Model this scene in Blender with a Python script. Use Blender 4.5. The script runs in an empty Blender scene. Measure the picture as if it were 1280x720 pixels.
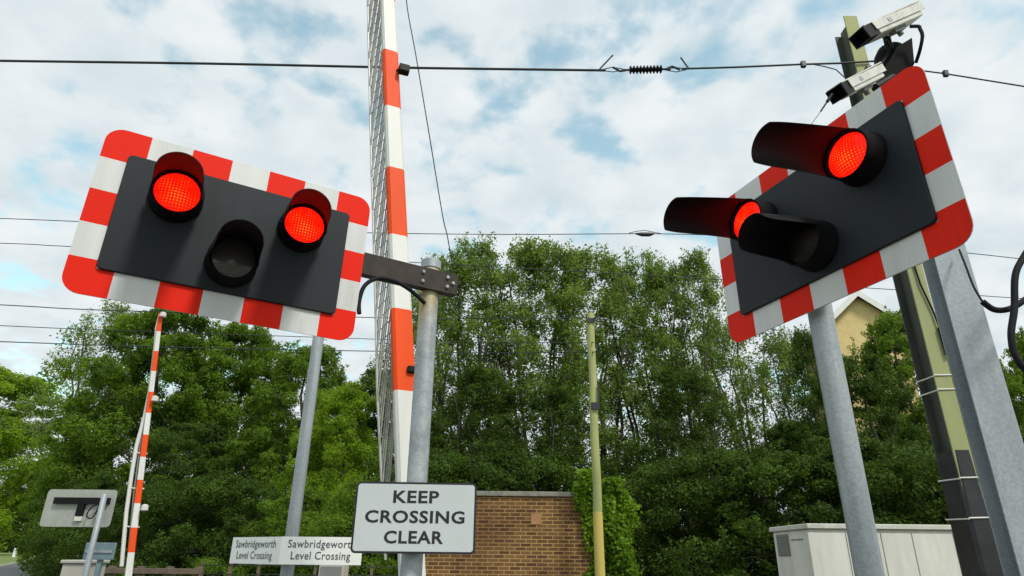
import bpy, math, random
import numpy as np
from mathutils import Vector, Matrix

random.seed(7)
R = math.radians
scene = bpy.context.scene
col = scene.collection

# ------------------------------------------------------------------ camera
F, PITCH, ROLL, EYE = 800.0, 0.3972, 0.0105, 1.6
FW = Vector((0, math.cos(PITCH), math.sin(PITCH)))
UP0 = Vector((0, -math.sin(PITCH), math.cos(PITCH)))
X0 = Vector((1, 0, 0))
RT = X0 * math.cos(ROLL) + UP0 * math.sin(ROLL)
UP = -X0 * math.sin(ROLL) + UP0 * math.cos(ROLL)
cam_d = bpy.data.cameras.new('camera')
cam_d.sensor_width = 36; cam_d.lens = F / 1280 * 36
cam_d.clip_start = 0.05; cam_d.clip_end = 4000
cam = bpy.data.objects.new('camera', cam_d); col.objects.link(cam)
m = Matrix((RT, UP, -FW)).transposed().to_4x4(); m.translation = (0, 0, EYE)
cam.matrix_world = m
scene.camera = cam

def at(px, py, Y):
    """measured photo point -> world point at depth Y (used to survey positions)"""
    d = RT * (px - 640) - UP * (py - 360) + FW * F
    return Vector((0, 0, EYE)) + d * (Y / d.y)

# ------------------------------------------------------------------ materials
MATS = {}
def nt(mat):
    mat.use_nodes = True
    t = mat.node_tree; t.nodes.clear()
    return t, t.nodes, t.links

def mat(name, c, rough=.5, metal=0., var=.12, scale=6., bump=0., c2=None, spec=.5, stain=None, streak=False, fac=(.35, .65), spangle=0):
    if name in MATS: return MATS[name]
    M = bpy.data.materials.new(name); t, N, L = nt(M)
    out = N.new('ShaderNodeOutputMaterial'); b = N.new('ShaderNodeBsdfPrincipled')
    L.new(b.outputs[0], out.inputs[0])
    b.inputs['Roughness'].default_value = rough; b.inputs['Metallic'].default_value = metal
    b.inputs['Specular IOR Level'].default_value = spec
    tc = N.new('ShaderNodeTexCoord'); mp = N.new('ShaderNodeMapping'); L.new(tc.outputs['Object'], mp.inputs[0])
    if streak: mp.inputs['Scale'].default_value = (1, 1, .12)
    n = N.new('ShaderNodeTexNoise'); n.inputs['Scale'].default_value = scale; n.inputs['Detail'].default_value = 8
    n.inputs['Roughness'].default_value = .65
    L.new(mp.outputs[0], n.inputs['Vector'])
    r = N.new('ShaderNodeValToRGB'); r.color_ramp.elements[0].position = fac[0]; r.color_ramp.elements[1].position = fac[1]
    cc = c2 if c2 else [x * (1 - var) for x in c]
    ca = c if c2 else [min(1, x * (1 + var * .5)) for x in c]
    r.color_ramp.elements[0].color = (*cc, 1); r.color_ramp.elements[1].color = (*ca, 1)
    L.new(n.outputs['Fac'], r.inputs[0])
    last = r.outputs[0]
    if spangle:
        vo = N.new('ShaderNodeTexVoronoi'); vo.inputs['Scale'].default_value = spangle; L.new(tc.outputs['Object'], vo.inputs['Vector'])
        sv = N.new('ShaderNodeSeparateColor'); L.new(vo.outputs['Color'], sv.inputs[0])
        m1 = N.new('ShaderNodeMapRange'); m1.inputs['To Min'].default_value = .88; m1.inputs['To Max'].default_value = 1.09; L.new(sv.outputs[0], m1.inputs[0])
        hv = N.new('ShaderNodeHueSaturation'); L.new(last, hv.inputs['Color']); L.new(m1.outputs[0], hv.inputs['Value']); last = hv.outputs[0]
    if stain:
        n2 = N.new('ShaderNodeTexNoise'); n2.inputs['Scale'].default_value = scale * .35; n2.inputs['Detail'].default_value = 10
        n2.inputs['Roughness'].default_value = .75
        L.new(mp.outputs[0], n2.inputs['Vector'])
        r2 = N.new('ShaderNodeValToRGB'); r2.color_ramp.elements[0].position = .55; r2.color_ramp.elements[1].position = .72
        L.new(n2.outputs['Fac'], r2.inputs[0])
        mx = N.new('ShaderNodeMix'); mx.data_type = 'RGBA'
        L.new(r2.outputs[0], mx.inputs['Factor']); L.new(last, mx.inputs['A']); mx.inputs['B'].default_value = (*stain, 1)
        last = mx.outputs['Result']
    L.new(last, b.inputs['Base Color'])
    rr = N.new('ShaderNodeMapRange'); rr.inputs['To Min'].default_value = max(0, rough - .1); rr.inputs['To Max'].default_value = min(1, rough + .12)
    L.new(n.outputs['Fac'], rr.inputs[0]); L.new(rr.outputs[0], b.inputs['Roughness'])
    if bump:
        bp = N.new('ShaderNodeBump'); bp.inputs['Strength'].default_value = bump; bp.inputs['Distance'].default_value = .01
        L.new(n.outputs['Fac'], bp.inputs['Height']); L.new(bp.outputs[0], b.inputs['Normal'])
    MATS[name] = M
    return M

GALV = mat('galvanised_steel', (.44, .48, .50), .5, .35, scale=7, c2=(.25, .28, .30), bump=.1, spangle=110, stain=(.30, .31, .28), streak=True)
GALVM = mat('galvanised_mast', (.40, .44, .47), .55, .25, scale=9, c2=(.30, .34, .37), bump=.1, stain=(.25, .28, .29), spangle=80, streak=True)
WHITE = mat('reflective_white', (.66, .67, .66), .45, var=.10, scale=7, stain=(.47, .48, .45), streak=True)
RED = mat('reflective_red', (.80, .020, .006), .5, var=.06, scale=4, stain=(.60, .018, .008), spec=.12, streak=True)
SLATE = mat('slate_enamel', (.011, .016, .021), .55, var=.35, scale=5, spec=.3, stain=(.022, .027, .031), streak=True)
BLACK = mat('black_plastic', (.006, .006, .0075), .55, var=.3, scale=20, spec=.22)
BLACKM = mat('matt_black', (.006, .006, .007), .8, var=.3, scale=20, spec=.12)
RUBBER = mat('cable_rubber', (.010, .011, .014), .7, var=.3, scale=30, spec=.2)
ALU = mat('aluminium', (.45, .46, .46), .5, .4, scale=10)
BRONZE = mat('weathered_arm_paint', (.060, .048, .040), .6, scale=12, c2=(.035, .028, .024), stain=(.095, .075, .06), spec=.25)
ARMW = mat('boom_white', (.70, .70, .67), .5, scale=3, var=.12, stain=(.52, .52, .47), streak=True)
ARMR = mat('boom_red', (.82, .085, .016), .5, scale=3, var=.10, stain=(.64, .06, .02), streak=True, spec=.15)
SKIRT = mat('skirt_metal', (.42, .42, .38), .55, .2, scale=8, c2=(.24, .24, .21))
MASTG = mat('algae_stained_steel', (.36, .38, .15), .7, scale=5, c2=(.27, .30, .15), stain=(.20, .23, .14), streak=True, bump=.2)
MASTD = mat('shade_toned_web_steel', (.075, .08, .065), .7, scale=6, c2=(.04, .045, .038), streak=True)  # shade of the recessed side put into the colour of web and rear flange
SLEEVE = mat('black_sleeve_wrap', (.025, .027, .032), .38, scale=5, c2=(.012, .013, .015), bump=.5)
CREAM = mat('cream_cabinet_paint', (.64, .64, .58), .6, scale=4, var=.14, stain=(.46, .45, .38), streak=True)
GREYC = mat('grey_louvre', (.20, .21, .20), .6)
LIDM = mat('cabinet_lid_paint', (.55, .56, .50), .6, scale=4, stain=(.35, .36, .28))
WOODP = mat('pale_timber_pole', (.43, .45, .17), .8, scale=4, c2=(.25, .28, .11), streak=True, bump=.4)
WOODY = mat('yellow_painted_timber', (.58, .47, .09), .75, scale=4, c2=(.45, .37, .10), streak=True, bump=.3)
FENCE = mat('weathered_fence_wood', (.16, .12, .085), .85, scale=6, c2=(.09, .07, .05), bump=.4)
BARK = mat('tree_bark', (.085, .075, .06), .9, scale=5, c2=(.04, .036, .03), bump=.6)
SIGNG = mat('sign_face_grey', (.54, .58, .59), .5, var=.04, scale=3, stain=(.49, .53, .54))
SIGNW = mat('sign_face_white', (.80, .82, .79), .5, var=.05, scale=4, stain=(.66, .67, .62))
INK = mat('black_lettering', (.012, .013, .015), .5, var=.1)
INKG = mat('grey_lettering', (.085, .095, .11), .5, var=.1)
PLATE = mat('unpainted_sign_back', (.40, .42, .38), .55, .3, scale=6, stain=(.32, .33, .30))
BLUEG = mat('blue_grey_metal', (.17, .25, .28), .55, .1, scale=6)
WIRE = mat('overhead_wire_metal', (.045, .05, .055), .5, .6, scale=20)
CAMW = mat('camera_casing_white', (.66, .65, .60), .45, scale=9, var=.15, stain=(.36, .34, .28))
COPE = mat('coping_stone', (.26, .25, .21), .85, scale=6, c2=(.16, .16, .13))
CONC = mat('pale_concrete', (.42, .41, .36), .8, scale=6, stain=(.28, .27, .23))
TILE = mat('roof_tile', (.09, .07, .065), .8, scale=8)

def stained_pole(name):
    """galvanised tube with a rusty yellow run-off mark under the arm bracket"""
    M = mat(name, (.44, .48, .50), .5, .3, scale=8, c2=(.27, .30, .32), bump=.1, spangle=110)
    N, L = M.node_tree.nodes, M.node_tree.links
    b = next(n for n in N if n.type == 'BSDF_PRINCIPLED')
    src = b.inputs['Base Color'].links[0].from_socket
    tc = N.new('ShaderNodeTexCoord'); sp = N.new('ShaderNodeSeparateXYZ'); L.new(tc.outputs['Object'], sp.inputs[0])
    r = N.new('ShaderNodeValToRGB'); e = r.color_ramp.elements
    e[0].position = .50; e[0].color = (0, 0, 0, 1); e[1].position = .93; e[1].color = (1, 1, 1, 1)
    mr = N.new('ShaderNodeMapRange'); mr.inputs[1].default_value = 2.2; mr.inputs[2].default_value = 3.0
    L.new(sp.outputs['Z'], mr.inputs[0])
    n = N.new('ShaderNodeTexNoise'); n.inputs['Scale'].default_value = 18
    mpn = N.new('ShaderNodeMapping'); mpn.inputs['Scale'].default_value = (1, 1, .15)
    L.new(tc.outputs['Object'], mpn.inputs[0]); L.new(mpn.outputs[0], n.inputs[0])
    mu = N.new('ShaderNodeMath'); mu.operation = 'MULTIPLY'; L.new(mr.outputs[0], mu.inputs[0]); L.new(n.outputs['Fac'], mu.inputs[1])
    mu2 = N.new('ShaderNodeMath'); mu2.operation = 'MULTIPLY'; mu2.inputs[1].default_value = 1.7; L.new(mu.outputs[0], mu2.inputs[0])
    L.new(mu2.outputs[0], r.inputs[0])
    mx = N.new('ShaderNodeMix'); mx.data_type = 'RGBA'; L.new(r.outputs[0], mx.inputs['Factor'])
    L.new(src, mx.inputs['A']); mx.inputs['B'].default_value = (.50, .36, .10, 1)
    L.new(mx.outputs['Result'], b.inputs['Base Color'])
    return M
POLE_STAIN = stained_pole('run_off_stained_tube')

def lens_mat(name, lit):
    M = bpy.data.materials.new(name); t, N, L = nt(M)
    out = N.new('ShaderNodeOutputMaterial'); uv = N.new('ShaderNodeUVMap'); uv.uv_map = 'uv'
    sp = N.new('ShaderNodeSeparateXYZ'); L.new(uv.outputs[0], sp.inputs[0])
    def wave(sock, k):
        a = N.new('ShaderNodeMath'); a.operation = 'MULTIPLY'; a.inputs[1].default_value = k; L.new(sock, a.inputs[0])
        s = N.new('ShaderNodeMath'); s.operation = 'SINE'; L.new(a.outputs[0], s.inputs[0])
        q = N.new('ShaderNodeMath'); q.operation = 'MULTIPLY'; L.new(s.outputs[0], q.inputs[0]); L.new(s.outputs[0], q.inputs[1])
        return q.outputs[0]
    p = N.new('ShaderNodeMath'); p.operation = 'MULTIPLY'
    L.new(wave(sp.outputs['X'], math.pi / .0135), p.inputs[0]); L.new(wave(sp.outputs['Y'], math.pi / .0135), p.inputs[1])
    b = N.new('ShaderNodeBsdfPrincipled'); b.inputs['Roughness'].default_value = .25; b.inputs['Specular IOR Level'].default_value = .12
    L.new(b.outputs[0], out.inputs[0])
    if lit:
        n = N.new('ShaderNodeTexNoise'); n.inputs['Scale'].default_value = 9; L.new(uv.outputs[0], n.inputs[0])
        ad = N.new('ShaderNodeMath'); ad.operation = 'MULTIPLY'; L.new(p.outputs[0], ad.inputs[0])
        mr = N.new('ShaderNodeMapRange'); mr.inputs[1].default_value = .3; mr.inputs[2].default_value = .65; mr.inputs[3].default_value = .25; mr.inputs[4].default_value = 1.25
        L.new(n.outputs['Fac'], mr.inputs[0]); 
        vl_ = N.new('ShaderNodeVectorMath'); vl_.operation = 'LENGTH'; L.new(uv.outputs[0], vl_.inputs[0])
        rm = N.new('ShaderNodeMapRange'); rm.inputs[1].default_value = 0; rm.inputs[2].default_value = .095; rm.inputs[3].default_value = 1.35; rm.inputs[4].default_value = .35; L.new(vl_.outputs['Value'], rm.inputs[0])
        mm_ = N.new('ShaderNodeMath'); mm_.operation = 'MULTIPLY'; L.new(mr.outputs[0], mm_.inputs[0]); L.new(rm.outputs[0], mm_.inputs[1]); L.new(mm_.outputs[0], ad.inputs[1])
        r = N.new('ShaderNodeValToRGB'); e = r.color_ramp.elements
        e[0].position = .25; e[0].color = (1, .006, .001, 1); e[1].position = .95; e[1].color = (1, .19, .02, 1)
        L.new(ad.outputs[0], r.inputs[0])
        b.inputs['Base Color'].default_value = (.35, .01, .005, 1)
        L.new(r.outputs[0], b.inputs['Emission Color']); b.inputs['Emission Strength'].default_value = 1.45
    else:
        r = N.new('ShaderNodeValToRGB'); e = r.color_ramp.elements
        e[0].position = .1; e[0].color = (.08, .075, .075, 1); e[1].position = .9; e[1].color = (.15, .13, .13, 1)
        b.inputs['Specular IOR Level'].default_value = .6; b.inputs['Roughness'].default_value = .22
        L.new(p.outputs[0], r.inputs[0]); L.new(r.outputs[0], b.inputs['Base Color'])
    return M
LIT = lens_mat('lit_red_lens', True)
UNLIT = lens_mat('unlit_smoked_lens', False)
DARKLENS = mat('dull_dark_lens', (.018, .014, .013), .4, var=.3, scale=20, spec=.15)

def brick_mat():
    M = bpy.data.materials.new('brick_courses'); t, N, L = nt(M)
    out = N.new('ShaderNodeOutputMaterial'); b = N.new('ShaderNodeBsdfPrincipled'); L.new(b.outputs[0], out.inputs[0])
    b.inputs['Roughness'].default_value = .9
    tc = N.new('ShaderNodeTexCoord'); sp = N.new('ShaderNodeSeparateXYZ'); L.new(tc.outputs['Object'], sp.inputs[0])
    a = N.new('ShaderNodeMath'); L.new(sp.outputs[0], a.inputs[0]); L.new(sp.outputs[1], a.inputs[1])
    cb = N.new('ShaderNodeCombineXYZ'); L.new(a.outputs[0], cb.inputs[0]); L.new(sp.outputs[2], cb.inputs[1])
    br = N.new('ShaderNodeTexBrick'); L.new(cb.outputs[0], br.inputs['Vector'])
    br.inputs['Scale'].default_value = 1; br.inputs['Brick Width'].default_value = .235; br.inputs['Row Height'].default_value = .078
    br.inputs['Mortar Size'].default_value = .012; br.inputs['Mortar Smooth'].default_value = .2; br.inputs['Bias'].default_value = -.1
    br.inputs['Color1'].default_value = (.20, .096, .034, 1); br.inputs['Color2'].default_value = (.075, .030, .014, 1)
    br.inputs['Mortar'].default_value = (.38, .25, .085, 1)
    n = N.new('ShaderNodeTexNoise'); n.inputs['Scale'].default_value = 1.1; n.inputs['Detail'].default_value = 8
    L.new(tc.outputs['Object'], n.inputs[0])
    r = N.new('ShaderNodeValToRGB'); e = r.color_ramp.elements; e[0].position = .32; e[0].color = (.55, .50, .48, 1); e[1].position = .62; e[1].color = (1, 1, 1, 1)
    L.new(n.outputs['Fac'], r.inputs[0])
    mx = N.new('ShaderNodeMix'); mx.data_type = 'RGBA'; mx.blend_type = 'MULTIPLY'; mx.inputs['Factor'].default_value = 1
    L.new(br.outputs['Color'], mx.inputs['A']); L.new(r.outputs[0], mx.inputs['B']); L.new(mx.outputs['Result'], b.inputs['Base Color'])
    bp = N.new('ShaderNodeBump'); bp.inputs['Strength'].default_value = .6; bp.inputs['Distance'].default_value = .01; bp.invert = True
    L.new(br.outputs['Fac'], bp.inputs['Height']); L.new(bp.outputs[0], b.inputs['Normal'])
    return M
BRICK = brick_mat()
HOUSEW = mat('yellow_stock_brick', (.76, .60, .28), .9, scale=3, c2=(.66, .51, .23))

def leaf_mat(name, dark, light, trans=.35):
    M = bpy.data.materials.new(name); t, N, L = nt(M)
    out = N.new('ShaderNodeOutputMaterial')
    g = N.new('ShaderNodeNewGeometry')
    tc = N.new('ShaderNodeTexCoord'); n = N.new('ShaderNodeTexNoise'); n.inputs['Scale'].default_value = .9; n.inputs['Detail'].default_value = 3
    L.new(tc.outputs['Object'], n.inputs[0])
    ad = N.new('ShaderNodeMath'); ad.operation = 'MULTIPLY_ADD'; ad.inputs[1].default_value = .55
    L.new(g.outputs['Random Per Island'], ad.inputs[0])
    mr = N.new('ShaderNodeMapRange'); mr.inputs[1].default_value = .35; mr.inputs[2].default_value = .68; mr.inputs[4].default_value = .5
    L.new(n.outputs['Fac'], mr.inputs[0]); L.new(mr.outputs[0], ad.inputs[2])
    r = N.new('ShaderNodeValToRGB'); e = r.color_ramp.elements
    e[0].position = 0; e[0].color = (*dark, 1); e[1].position = 1; e[1].color = (*light, 1)
    L.new(ad.outputs[0], r.inputs[0])
    b = N.new('ShaderNodeBsdfPrincipled'); b.inputs['Roughness'].default_value = .6; b.inputs['Specular IOR Level'].default_value = .16
    L.new(r.outputs[0], b.inputs['Base Color'])
    tr = N.new('ShaderNodeBsdfTranslucent')
    hs = N.new('ShaderNodeHueSaturation'); hs.inputs['Value'].default_value = 1.5; hs.inputs['Hue'].default_value = .48; L.new(r.outputs[0], hs.inputs['Color'])
    L.new(hs.outputs[0], tr.inputs[0])
    mx = N.new('ShaderNodeMixShader'); mx.inputs[0].default_value = trans
    L.new(b.outputs[0], mx.inputs[1]); L.new(tr.outputs[0], mx.inputs[2]); L.new(mx.outputs[0], out.inputs[0])
    return M
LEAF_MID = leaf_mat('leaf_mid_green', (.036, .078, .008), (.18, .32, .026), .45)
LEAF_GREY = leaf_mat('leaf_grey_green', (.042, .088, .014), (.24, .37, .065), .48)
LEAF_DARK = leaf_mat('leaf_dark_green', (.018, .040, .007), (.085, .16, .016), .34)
LEAF_BRIGHT = leaf_mat('leaf_bright_green', (.090, .17, .010), (.27, .44, .028), .5)

# ------------------------------------------------------------------ mesh builder
ORIG = {}
def fr(o=(0, 0, 0), x=(1, 0, 0), y=(0, 1, 0), z=(0, 0, 1)):
    M = Matrix((Vector(x), Vector(y), Vector(z))).transposed().to_4x4(); M.translation = Vector(o); return M
def rz(a, o=(0, 0, 0)):
    return Matrix.Translation(Vector(o)) @ Matrix.Rotation(a, 4, 'Z')

class MB:
    def __init__(s): s.v = []; s.f = []; s.m = []; s.uv = None
    def add(s, vs, fs, M=None, mi=0):
        k = len(s.v)
        s.v += [tuple(M @ Vector(p)) if M is not None else tuple(p) for p in vs]
        s.f += [tuple(i + k for i in f) for f in fs]; s.m += [mi] * len(fs)
        return s
    def box(s, x0, x1, y0, y1, z0, z1, M=None, mi=0, ch=0):
        if ch:
            c = ch
            out = [(x0 + c, y0), (x1 - c, y0), (x1, y0 + c), (x1, y1 - c), (x1 - c, y1), (x0 + c, y1), (x0, y1 - c), (x0, y0 + c)]
            ins = [(x0 + 2 * c, y0 + c), (x1 - 2 * c, y0 + c), (x1 - c, y0 + 2 * c), (x1 - c, y1 - 2 * c), (x1 - 2 * c, y1 - c), (x0 + 2 * c, y1 - c), (x0 + c, y1 - 2 * c), (x0 + c, y0 + 2 * c)]
            rings = [[(x, y, z0) for x, y in ins], [(x, y, z0 + c) for x, y in out], [(x, y, z1 - c) for x, y in out], [(x, y, z1) for x, y in ins]]
            return s.rings(rings, M, mi)
        vs = [(x, y, z) for z in (z0, z1) for x, y in ((x0, y0), (x1, y0), (x1, y1), (x0, y1))]
        return s.add(vs, [(3, 2, 1, 0), (4, 5, 6, 7), (0, 1, 5, 4), (1, 2, 6, 5), (2, 3, 7, 6), (3, 0, 4, 7)], M, mi)
    def rings(s, rings, M=None, mi=0, cap=True, closed=True):
        n = len(rings[0]); vs = [p for r in rings for p in r]; fs = []
        for k in range(len(rings) - 1):
            for i in range(n if closed else n - 1):
                j = (i + 1) % n
                fs.append((k * n + i, k * n + j, (k + 1) * n + j, (k + 1) * n + i))
        if cap:
            fs.append(tuple(range(n))[::-1]); fs.append(tuple((len(rings) - 1) * n + i for i in range(n)))
        return s.add(vs, fs, M, mi)
    def prism(s, pts, d0, d1, M=None, mi=0):        # outline in local xy, thickness along z
        return s.rings([[(x, y, d0) for x, y in pts], [(x, y, d1) for x, y in pts]], M, mi)
    def tube(s, path, r, n=12, mi=0, cap=True, M=None):
        path = [Vector(p) for p in path]
        if not hasattr(r, '__len__'): r = [r] * len(path)
        rs = []; side = None
        for i, p in enumerate(path):
            d = (path[min(i + 1, len(path) - 1)] - path[max(i - 1, 0)])
            if d.length < 1e-9: d = Vector((0, 0, 1))
            d.normalize()
            if side is None:
                side = d.cross(Vector((0, 0, 1)) if abs(d.z) < .9 else Vector((1, 0, 0))).normalized()
            else:
                side = (side - d * side.dot(d)).normalized()
            o = d.cross(side)
            rs.append([tuple(p + (side * math.cos(2 * math.pi * k / n) + o * math.sin(2 * math.pi * k / n)) * r[i]) for k in range(n)])
        return s.rings(rs, M, mi, cap)
    def lathe(s, prof, n=32, M=None, mi=0, cap=True):   # prof: (radius, z)
        return s.rings([[(r * math.cos(2 * math.pi * k / n), r * math.sin(2 * math.pi * k / n), z) for k in range(n)] for r, z in prof], M, mi, cap)
    def build(s, name, mats, parent=None, smooth=False, loc=None):
        me = bpy.data.meshes.new(name)
        if parent is not None: off = ORIG[parent.name]
        else: off = Vector(loc) if loc is not None else Vector((0, 0, 0))
        me.from_pydata([tuple(Vector(v) - off) for v in s.v], [], s.f)
        for mm in (mats if isinstance(mats, (list, tuple)) else [mats]): me.materials.append(mm)
        me.polygons.foreach_set('material_index', s.m)
        me.update()
        if smooth:
            me.polygons.foreach_set('use_smooth', [True] * len(me.polygons))
            me.set_sharp_from_angle(angle=R(38))
        o = bpy.data.objects.new(name, me); col.objects.link(o)
        if parent is not None: o.parent = parent
        else: o.location = off
        ORIG[o.name] = off
        return o

def tag(o, label=None, cat=None, group=None, kind=None):
    if label: o['label'] = label
    if cat: o['category'] = cat
    if group: o['group'] = group
    if kind: o['kind'] = kind
    return o
def thing(name, loc, label, cat, group=None):
    o = bpy.data.objects.new(name, None); col.objects.link(o); o.location = loc
    o.empty_display_size = .2
    ORIG[o.name] = Vector(loc)
    return tag(o, label, cat, group)

def rrect(w, h, r, n=6, cx=0, cy=0):
    pts = []
    for (sx, sy, a0) in ((1, 1, 0), (-1, 1, 90), (-1, -1, 180), (1, -1, 270)):
        for k in range(n + 1):
            a = R(a0 + 90 * k / n)
            pts.append((cx + sx * (w / 2 - r) + r * math.cos(a), cy + sy * (h / 2 - r) + r * math.sin(a)))
    return pts

def letters(name, text, M, w, h, mt, parent, depth=.0012, bold=.0):
    """one line of raised lettering, centred on M (local x right, y up, z out), scaled to w x h"""
    cu = bpy.data.curves.new('lettering', 'FONT'); cu.body = text; cu.size = 1; cu.offset = bold; cu.space_character = 1.08
    cu.resolution_u = 3
    t = bpy.data.objects.new('lettering_tmp', cu); col.objects.link(t)
    dg = bpy.context.evaluated_depsgraph_get(); dg.update()
    me = bpy.data.meshes.new_from_object(t.evaluated_get(dg)); bpy.data.objects.remove(t)
    vs = [v.co.copy() for v in me.vertices]; fs = [tuple(p.vertices) for p in me.polygons]
    x0, x1 = min(v.x for v in vs), max(v.x for v in vs); y0, y1 = min(v.y for v in vs), max(v.y for v in vs)
    b = MB(); b.add([((v.x - (x0 + x1) / 2) / (x1 - x0) * w, (v.y - (y0 + y1) / 2) / (y1 - y0) * h, depth) for v in vs], fs, M)
    return b.build(name, mt, parent)

# ------------------------------------------------------------------ sky and sun
SUN = Vector((.58, -.72, 0)).normalized()
EL = R(50)
world = bpy.data.worlds.new('World'); scene.world = world; world.use_nodes = True
t = world.node_tree; N, L = t.nodes, t.links; N.clear()
out = N.new('ShaderNodeOutputWorld'); bg = N.new('ShaderNodeBackground'); L.new(bg.outputs[0], out.inputs[0])
sky = N.new('ShaderNodeTexSky'); sky.sky_type = 'NISHITA'; sky.sun_disc = False
sky.sun_elevation = EL; sky.sun_rotation = math.atan2(SUN.x, SUN.y); sky.air_density = 1.2; sky.dust_density = 1.5; sky.ozone_density = 1.5
bg.inputs['Strength'].default_value = .1
tc = N.new('ShaderNodeTexCoord'); sp = N.new('ShaderNodeSeparateXYZ'); L.new(tc.outputs['Generated'], sp.inputs[0])
zz = N.new('ShaderNodeMath'); zz.operation = 'MAXIMUM'; zz.inputs[1].default_value = 0; L.new(sp.outputs[2], zz.inputs[0])
za = N.new('ShaderNodeMath'); za.operation = 'ADD'; za.inputs[1].default_value = .22; L.new(zz.outputs[0], za.inputs[0])
dx = N.new('ShaderNodeMath'); dx.operation = 'DIVIDE'; L.new(sp.outputs[0], dx.inputs[0]); L.new(za.outputs[0], dx.inputs[1])
dy = N.new('ShaderNodeMath'); dy.operation = 'DIVIDE'; L.new(sp.outputs[1], dy.inputs[0]); L.new(za.outputs[0], dy.inputs[1])
cv = N.new('ShaderNodeCombineXYZ'); L.new(dx.outputs[0], cv.inputs[0]); L.new(dy.outputs[0], cv.inputs[1])
cv.inputs[2].default_value = 3.7
n1 = N.new('ShaderNodeTexNoise'); n1.inputs['Scale'].default_value = 7.5; n1.inputs['Detail'].default_value = 5; n1.inputs['Roughness'].default_value = .5; n1.inputs['Distortion'].default_value = .1
n2 = N.new('ShaderNodeTexNoise'); n2.inputs['Scale'].default_value = 1.7; n2.inputs['Detail'].default_value = 4
n3 = N.new('ShaderNodeTexNoise'); n3.inputs['Scale'].default_value = 7.; n3.inputs['Detail'].default_value = 5; n3.inputs['Roughness'].default_value = .48
for n in (n1, n2, n3): L.new(cv.outputs[0], n.inputs['Vector'])
a1 = N.new('ShaderNodeMath'); a1.operation = 'MULTIPLY_ADD'; a1.inputs[1].default_value = .62; L.new(n1.outputs['Fac'], a1.inputs[0])
a2 = N.new('ShaderNodeMath'); a2.operation = 'MULTIPLY'; a2.inputs[1].default_value = .38; L.new(n2.outputs['Fac'], a2.inputs[0]); L.new(a2.outputs[0], a1.inputs[2])
cr = N.new('ShaderNodeValToRGB'); e = cr.color_ramp.elements; e[0].position = .35; e[0].color = (.15, .15, .15, 1); e[1].position = .475; e[1].color = (1, 1, 1, 1)
cr.color_ramp.interpolation = 'EASE'
L.new(a1.outputs[0], cr.inputs[0])
cl = N.new('ShaderNodeValToRGB'); e = cl.color_ramp.elements
e[0].position = .3; e[0].color = (.655, .75, .795, 1); e[1].position = .66; e[1].color = (.86, .905, .92, 1)
L.new(n3.outputs['Fac'], cl.inputs[0])
sc10 = N.new('ShaderNodeMix'); sc10.data_type = 'RGBA'; sc10.blend_type = 'MULTIPLY'; sc10.inputs['Factor'].default_value = 1; sc10.inputs['B'].default_value = (10, 10, 10, 1)
sc10.clamp_result = False
L.new(cl.outputs[0], sc10.inputs['A'])
skt = N.new('ShaderNodeMix'); skt.data_type = 'RGBA'; skt.blend_type = 'MULTIPLY'; skt.inputs['Factor'].default_value = 1; skt.inputs['B'].default_value = (2.8, 3.15, 2.35, 1)
L.new(sky.outputs[0], skt.inputs['A'])
mx = N.new('ShaderNodeMix'); mx.data_type = 'RGBA'; L.new(cr.outputs[0], mx.inputs['Factor']); L.new(skt.outputs['Result'], mx.inputs['A']); L.new(sc10.outputs['Result'], mx.inputs['B'])
L.new(mx.outputs['Result'], bg.inputs['Color'])
world.cycles.sampling_method = 'AUTOMATIC'

sl = bpy.data.lights.new('sun', 'SUN'); sl.energy = 2.8; sl.angle = R(10); sl.color = (1, .95, .87)
so = bpy.data.objects.new('sun', sl); col.objects.link(so)
sd = Vector((SUN.x * math.cos(EL), SUN.y * math.cos(EL), math.sin(EL)))
so.rotation_euler = (-sd).to_track_quat('-Z', 'Y').to_euler(); so.location = sd * 50

scene.view_settings.view_transform = 'Standard'; scene.view_settings.look = 'None'
scene.view_settings.exposure = 0; scene.view_settings.gamma = 1

# ------------------------------------------------------------------ ground, road
GRASS = mat('grass_ground', (.10, .16, .03), .95, scale=.6, c2=(.16, .19, .05))
ASPH = mat('asphalt', (.11, .115, .12), .9, scale=2, c2=(.075, .078, .082), bump=.2)
GRAVEL = mat('trackside_ground', (.13, .12, .10), .95, scale=3, c2=(.08, .075, .06), bump=.4)
MARK = mat('road_paint', (.55, .55, .52), .8, scale=8, c2=(.35, .35, .33))
def gz(y):
    t_ = min(1, max(0, (y - 24) / 42)); return 1.2 * t_ * t_ * (3 - 2 * t_)
g = MB(); S = 900; ys = [-S, 0, 20] + [24 + 3 * k for k in range(15)] + [120, 300, S]
g.add([(x, y, gz(y)) for y in ys for x in (-S, S)], [(2 * k, 2 * k + 1, 2 * k + 3, 2 * k + 2) for k in range(len(ys) - 1)])
tag(g.build('grass_ground', GRASS), kind='structure')
g = MB(); g.add([(-9, -12, .004), (30, -12, .004), (30, 19, .004), (-9, 19, .004)], [(0, 1, 2, 3)])
tag(g.build('ground', GRAVEL), kind='structure')
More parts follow.
